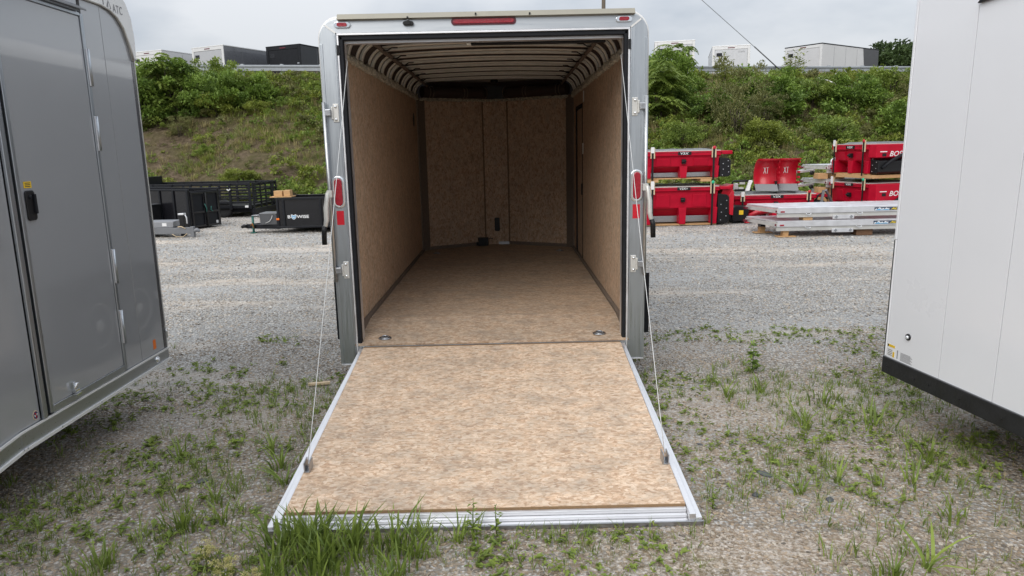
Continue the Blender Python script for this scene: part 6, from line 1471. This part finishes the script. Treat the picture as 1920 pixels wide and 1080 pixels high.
SH = [
    ('dense', -16.6, 27.0, 1.16, 1.05, "dark leafy shrub at the crest nearest the charcoal trailer"),
    ('mid', -15.9, 25.4, 1.11, 1.05, "leafy shrub below the crest nearest the charcoal trailer"),
    ('dense', -15.0, 27.8, 1.25, 1.16, "dense green shrub at the crest in front of the leftmost white trailer"),
    ('dense', -13.9, 26.2, 1.20, 1.00, "broad green shrub in the middle of the left thicket"),
    ('sumac', -13.6, 28.4, 1.06, 1.05, "leggy fresh-green shrub standing up before the grey sided trailer"),
    ('mid', -12.6, 27.6, 1.11, 1.05, "bright leafy shrub on the crest below the grey sided trailer"),
    ('dense', -12.2, 25.6, 1.06, 1.05, "dark shrub in the lower middle of the left thicket"),
    ('mid', -11.2, 27.1, 1.11, 1.00, "rounded shrub at the right end of the left thicket"),
    ('dense', -10.8, 26.7, 1.01, 0.95, "dark low shrub below the right end of the left thicket"),
    ('olive', -14.4, 25.9, 1.04, 0.95, "greyish shrub low on the bank by the charcoal trailer"),
    ('lime', -12.0, 25.5, 0.92, 0.84, "yellow-green shrub under the left thicket"),
    ('lime', -10.3, 25.6, 0.61, 0.80, "single light-green bush alone in the dry grass left of the open trailer"),
    ('olive', -13.0, 24.2, 0.66, 0.70, "low olive bush on the bare soil behind the black trailers"),
    ('lime', -9.3, 20.3, 0.78, 0.60, "low lime-green bush at the foot of the bank behind the stake trailer"),
    ('mid', -11.4, 22.6, 0.49, 0.70, "small bush halfway up the bare soil behind the stake trailer"),
    ('mid', -8.6, 28.6, 0.46, 0.80, "small shrub under the guardrail in front of the black hilltop trailer"),
    ('mid', -7.6, 27.6, 0.65, 0.80, "shrub on the bank just left of the open trailer's post"),
    ('sumac', 7.8, 28.9, 0.98, 1.00, "tall tree of heaven with feathery leaves rising above the guardrail"),
    ('dense', 7.2, 26.6, 1.20, 1.20, "dark dense shrub under the tall tree of heaven"),
    ('sumac', 6.3, 27.4, 1.08, 1.00, "feathery shrub right beside the open trailer's right post"),
    ('olive', 8.9, 27.0, 1.33, 1.20, "slender dark olive shrub right of the tree of heaven"),
    ('willow', 10.4, 29.6, 0.72, 1.10, "wispy reddish-tipped sapling reaching above the guardrail left of its post"),
    ('dense', 11.0, 27.6, 1.28, 0.90, "dark spreading shrub in the middle of the right bank"),
    ('willow', 13.0, 31.0, 0.84, 1.00, "pale willowy sapling in front of the middle right hilltop trailer"),
    ('mid', 12.2, 29.0, 0.95, 0.90, "leafy shrub at the crest left of the dark-nosed silver trailer"),
    ('mid', 13.4, 26.2, 1.13, 0.85, "rounded mid-green shrub above the plow blades"),
    ('dense', 14.6, 25.2, 1.13, 0.85, "dark shrub above the pile of small aluminium trailers"),
    ('lime', 15.9, 29.6, 0.76, 0.95, "yellow-green shrub in front of the dark-nosed silver trailer"),
    ('willow', 18.6, 30.6, 1.08, 1.10, "tall yellow-green sapling at the right end of the hilltop"),
    ('mid', 17.4, 28.4, 1.18, 0.90, "shrub on the upper bank near the white trailer"),
    ('olive', 17.6, 26.0, 0.98, 0.80, "brownish shrub on the bank near the white trailer"),
    ('dense', 15.6, 22.6, 1.13, 0.80, "dark green shrub low on the bank behind the right spreader stack"),
    ('mid', 12.6, 22.4, 0.98, 0.80, "shrub low on the bank above the aluminium pile"),
    ('lime', 9.4, 21.0, 0.94, 1.00, "light green bush at the foot of the bank behind the plow blades"),
    ('mid', 6.6, 21.4, 0.84, 0.80, "low bush behind the spreader stack beside the open trailer"),
    ('dense', 8.6, 24.4, 1.03, 0.80, "dark low shrub midway up the bank above the spreaders"),
    ('olive', 10.4, 23.6, 0.94, 0.80, "thin olive bush midway up the bank above the plow blades"),
]
for k, x, y, s, q, lb in SH: shrub(k, x, y, s, lb, q)

# ------------------------------------------------------------------ far trees behind the right end of the hilltop
crowns = [crown("tree_crown", 201 + i, (2.6, 2.6, 3.8), 120, 60, 0.34, M['leaf_tree'], base=0.6, aspect=0.6) for i in range(2)]
for k, (x, y, s, lb) in enumerate(((31.0, 53.0, 0.88, "dark tree at the left end of the clump beyond the hilltop"), (34.2, 55.0, 1.0, "tallest dark tree of the clump beyond the hilltop"), (37.5, 52.5, 1.0, "dark tree half hidden behind the white trailer on the hilltop"), (41.5, 55.0, 1.1, "dark tree farthest right in the clump beyond the hilltop"))):
    T = thing("tree", lb, "tree", (x, y, bank_top(x) - 0.1), rng.uniform(0, 6), "trees beyond the hilltop")
    mobj("crown", crowns[k % 2], T, s=s)
    MB().tube([(0, 0, -0.2), (0.05, 0, 1.5), (0.1, 0.1, 3.4)], [0.2, 0.15, 0.06], 10).tube([(0.05, 0, 1.4), (0.9, 0.3, 2.6)], [0.09, 0.03], 7).tube([(0.05, 0, 1.2), (-0.9, -0.3, 2.5)], [0.09, 0.03], 7).build("trunk", M['bark'], T)

# ------------------------------------------------------------------ single grass clumps and weeds in the foreground
CL = {
    'broad': [blades("blades", 301 + i, 52, 0.25, 0.22, M['grass'], 0.021, 0.75, 4) for i in range(3)],
    'small': [blades("blades", 311 + i, 18, 0.16, 0.09, M['grass'], 0.013, 0.85, 4) for i in range(3)],
    'rosette': [blades("blades", 321 + i, 14, 0.14, 0.05, M['leaf_mid'], 0.014, 1.3, 4) for i in range(2)],
}
def clump(kind, x, y, s, label, nm="grass_clump"):
    o = mobj(nm, rng.choice(CL[kind]), None, (x, y, gzf(x, y)), rng.uniform(0, 6.28), s); return tag(o, label, "grass", "grass clumps around the ramp")
for a in [
    ('broad', -0.93, -2.30, 0.95, "broad-bladed grass clump hiding the ramp's left front corner"),
    ('broad', -0.80, -2.27, 1.0, "grass clump second from the left against the ramp's front edge"),
    ('broad', -0.62, -2.28, 0.85, "grass clump third from the left against the ramp's front edge"),
    ('broad', -0.42, -2.29, 0.8, "grass clump with long arching blades before the ramp's front edge"),
    ('broad', -0.72, -2.44, 0.9, "grass clump at the bottom of the photo below the ramp's left half"),
    ('small', -0.30, -2.38, 1.0, "small grass tuft in front of the ramp left of its middle"),
    ('small', -0.12, -2.27, 0.9, "small grass tuft touching the ramp's front edge near its middle"),
    ('small', -1.22, -1.42, 1.2, "grass clump beside the ramp's left cable bracket"),
    ('rosette', -1.13, -1.62, 1.3, "dark rosette weed against the ramp's left edge"),
    ('small', -1.34, -1.20, 1.2, "grass tuft in the left gravel a step from the ramp"),
    ('broad', -1.50, -2.08, 0.62, "grass clump left of the ramp's front corner"),
    ('small', -1.32, -2.02, 1.0, "upright grass tuft between the left clump and the ramp corner"),
    ('broad', -1.70, -2.42, 0.62, "grass clump at the bottom left of the photo"),
    ('rosette', -2.22, -2.06, 1.1, "dark leafy weed in the shade of the charcoal trailer"),
    ('small', -1.45, -1.78, 1.0, "single upright grass tuft on bare gravel at the left"),
    ('small', -1.90, -1.22, 1.0, "low grass tuft at the edge of the charcoal trailer's shade"),
    ('rosette', 1.92, -1.72, 1.3, "spiky weed with spread leaves in the middle of the right gravel"),
    ('rosette', 1.66, -1.86, 1.2, "spiky weed nearest the ramp in the right gravel"),
    ('small', 2.30, -1.78, 1.1, "grass tuft in the right gravel below the white trailer"),
    ('small', 2.26, -2.18, 1.0, "grass tuft near the right edge of the photo"),
    ('rosette', 1.92, -2.56, 1.6, "large spreading weed at the bottom right of the photo"),
    ('broad', 1.74, -2.62, 0.6, "upright grass clump left of the large spreading weed"),
    ('small', 2.05, -0.95, 1.3, "grass tuft on the gravel midway to the white trailer"),
    ('small', 2.35, -0.55, 1.3, "grass tuft under the white trailer's near corner"),
    ('small', 2.48, -1.0, 1.4, "grass clump in the shade under the white trailer's rail"),
    ('small', 1.72, -0.35, 1.2, "grass tuft in the gravel behind the ramp's right cable"),
    ('small', 2.0, -0.28, 1.2, "grass tuft between the tall weed and the white trailer"),
    ('small', 2.55, -1.5, 1.3, "grass tuft farther under the white trailer"),
]: clump(*a)
def weed(x, y, s, label, me, stemh=0.0, flowers=None):
    T = thing("weed", label, "weed", (x, y, gzf(x, y)), rng.uniform(0, 6.28), "weeds in the gravel")
    mobj("leaf_cluster", me, T, s=s)
    MB().tube([(0, 0, -0.01), (0.004, 0.002, stemh * 0.6 * s), (0.0, 0.004, stemh * s)], [0.004, 0.003, 0.001], 5).build("stem", M['leaf_mid'], T)
    if flowers: mobj("seed_head", flowers, T, s=s)
tallw = broadleaf("leaf_cluster", 401, 60, 0.27, M['leaf_deep'], 0.085, 0.3)
slim = broadleaf("leaf_cluster", 402, 30, 0.24, M['leaf_mid'], 0.06, 0.32)
seedh = crown("seed_head", 411, (0.12, 0.10, 0.12), 22, 40, 0.014, M['flower'], base=0.10)
bushy = crown("leaf_cluster", 412, (0.14, 0.13, 0.15), 12, 12, 0.035, M['leaf_lime'])
weed(2.10, 0.21, 0.95, "tall upright leafy weed alone in the gravel right of the ramp", tallw, 0.27)
weed(-0.05, -2.24, 0.85, "slender weed with a tuft of leaves before the middle of the ramp edge", slim, 0.24)
weed(0.06, -2.22, 0.7, "thin weed right of the slender one at the ramp edge", slim, 0.24)
weed(-1.24, -2.42, 0.5, "bushy weed with pale yellow seed heads left of the ramp's front corner", bushy, 0.15, seedh)
weed(-1.10, -2.57, 0.55, "bushy weed with yellow seed heads at the bottom edge of the photo", bushy, 0.15, seedh)
weed(-0.96, -2.62, 0.45, "bushy weed with yellow seed heads below the broad grass clump", bushy, 0.15, seedh)
weed(1.16, -1.98, 0.6, "small leafy weed beside the ramp's right front corner", slim, 0.24)
weed(-1.62, -1.50, 0.5, "small leafy weed in the gravel left of the ramp", slim, 0.24)
# dark flat stones
for k, (x, y, s, lb) in enumerate(((1.55, -1.62, 0.045, "dark flat stone in the right gravel left of the spiky weed"), (1.42, -1.86, 0.035, "dark stone nearest the ramp's right front corner"), (1.78, -1.93, 0.03, "small dark stone in the right foreground gravel"), (-1.62, -1.57, 0.05, "dark flat stone in the left gravel"), (1.30, -1.2, 0.03, "dark stone beside the ramp's right edge"))):
    o = mobj("dark_stone", stones_[k].copy(), None, (x, y, gzf(x, y) + 0.004), rng.uniform(0, 6), (s, s * 0.8, s * 0.5)); o.data.materials[0] = M['dark_grey']; tag(o, lb, "stone", "dark stones in the gravel")
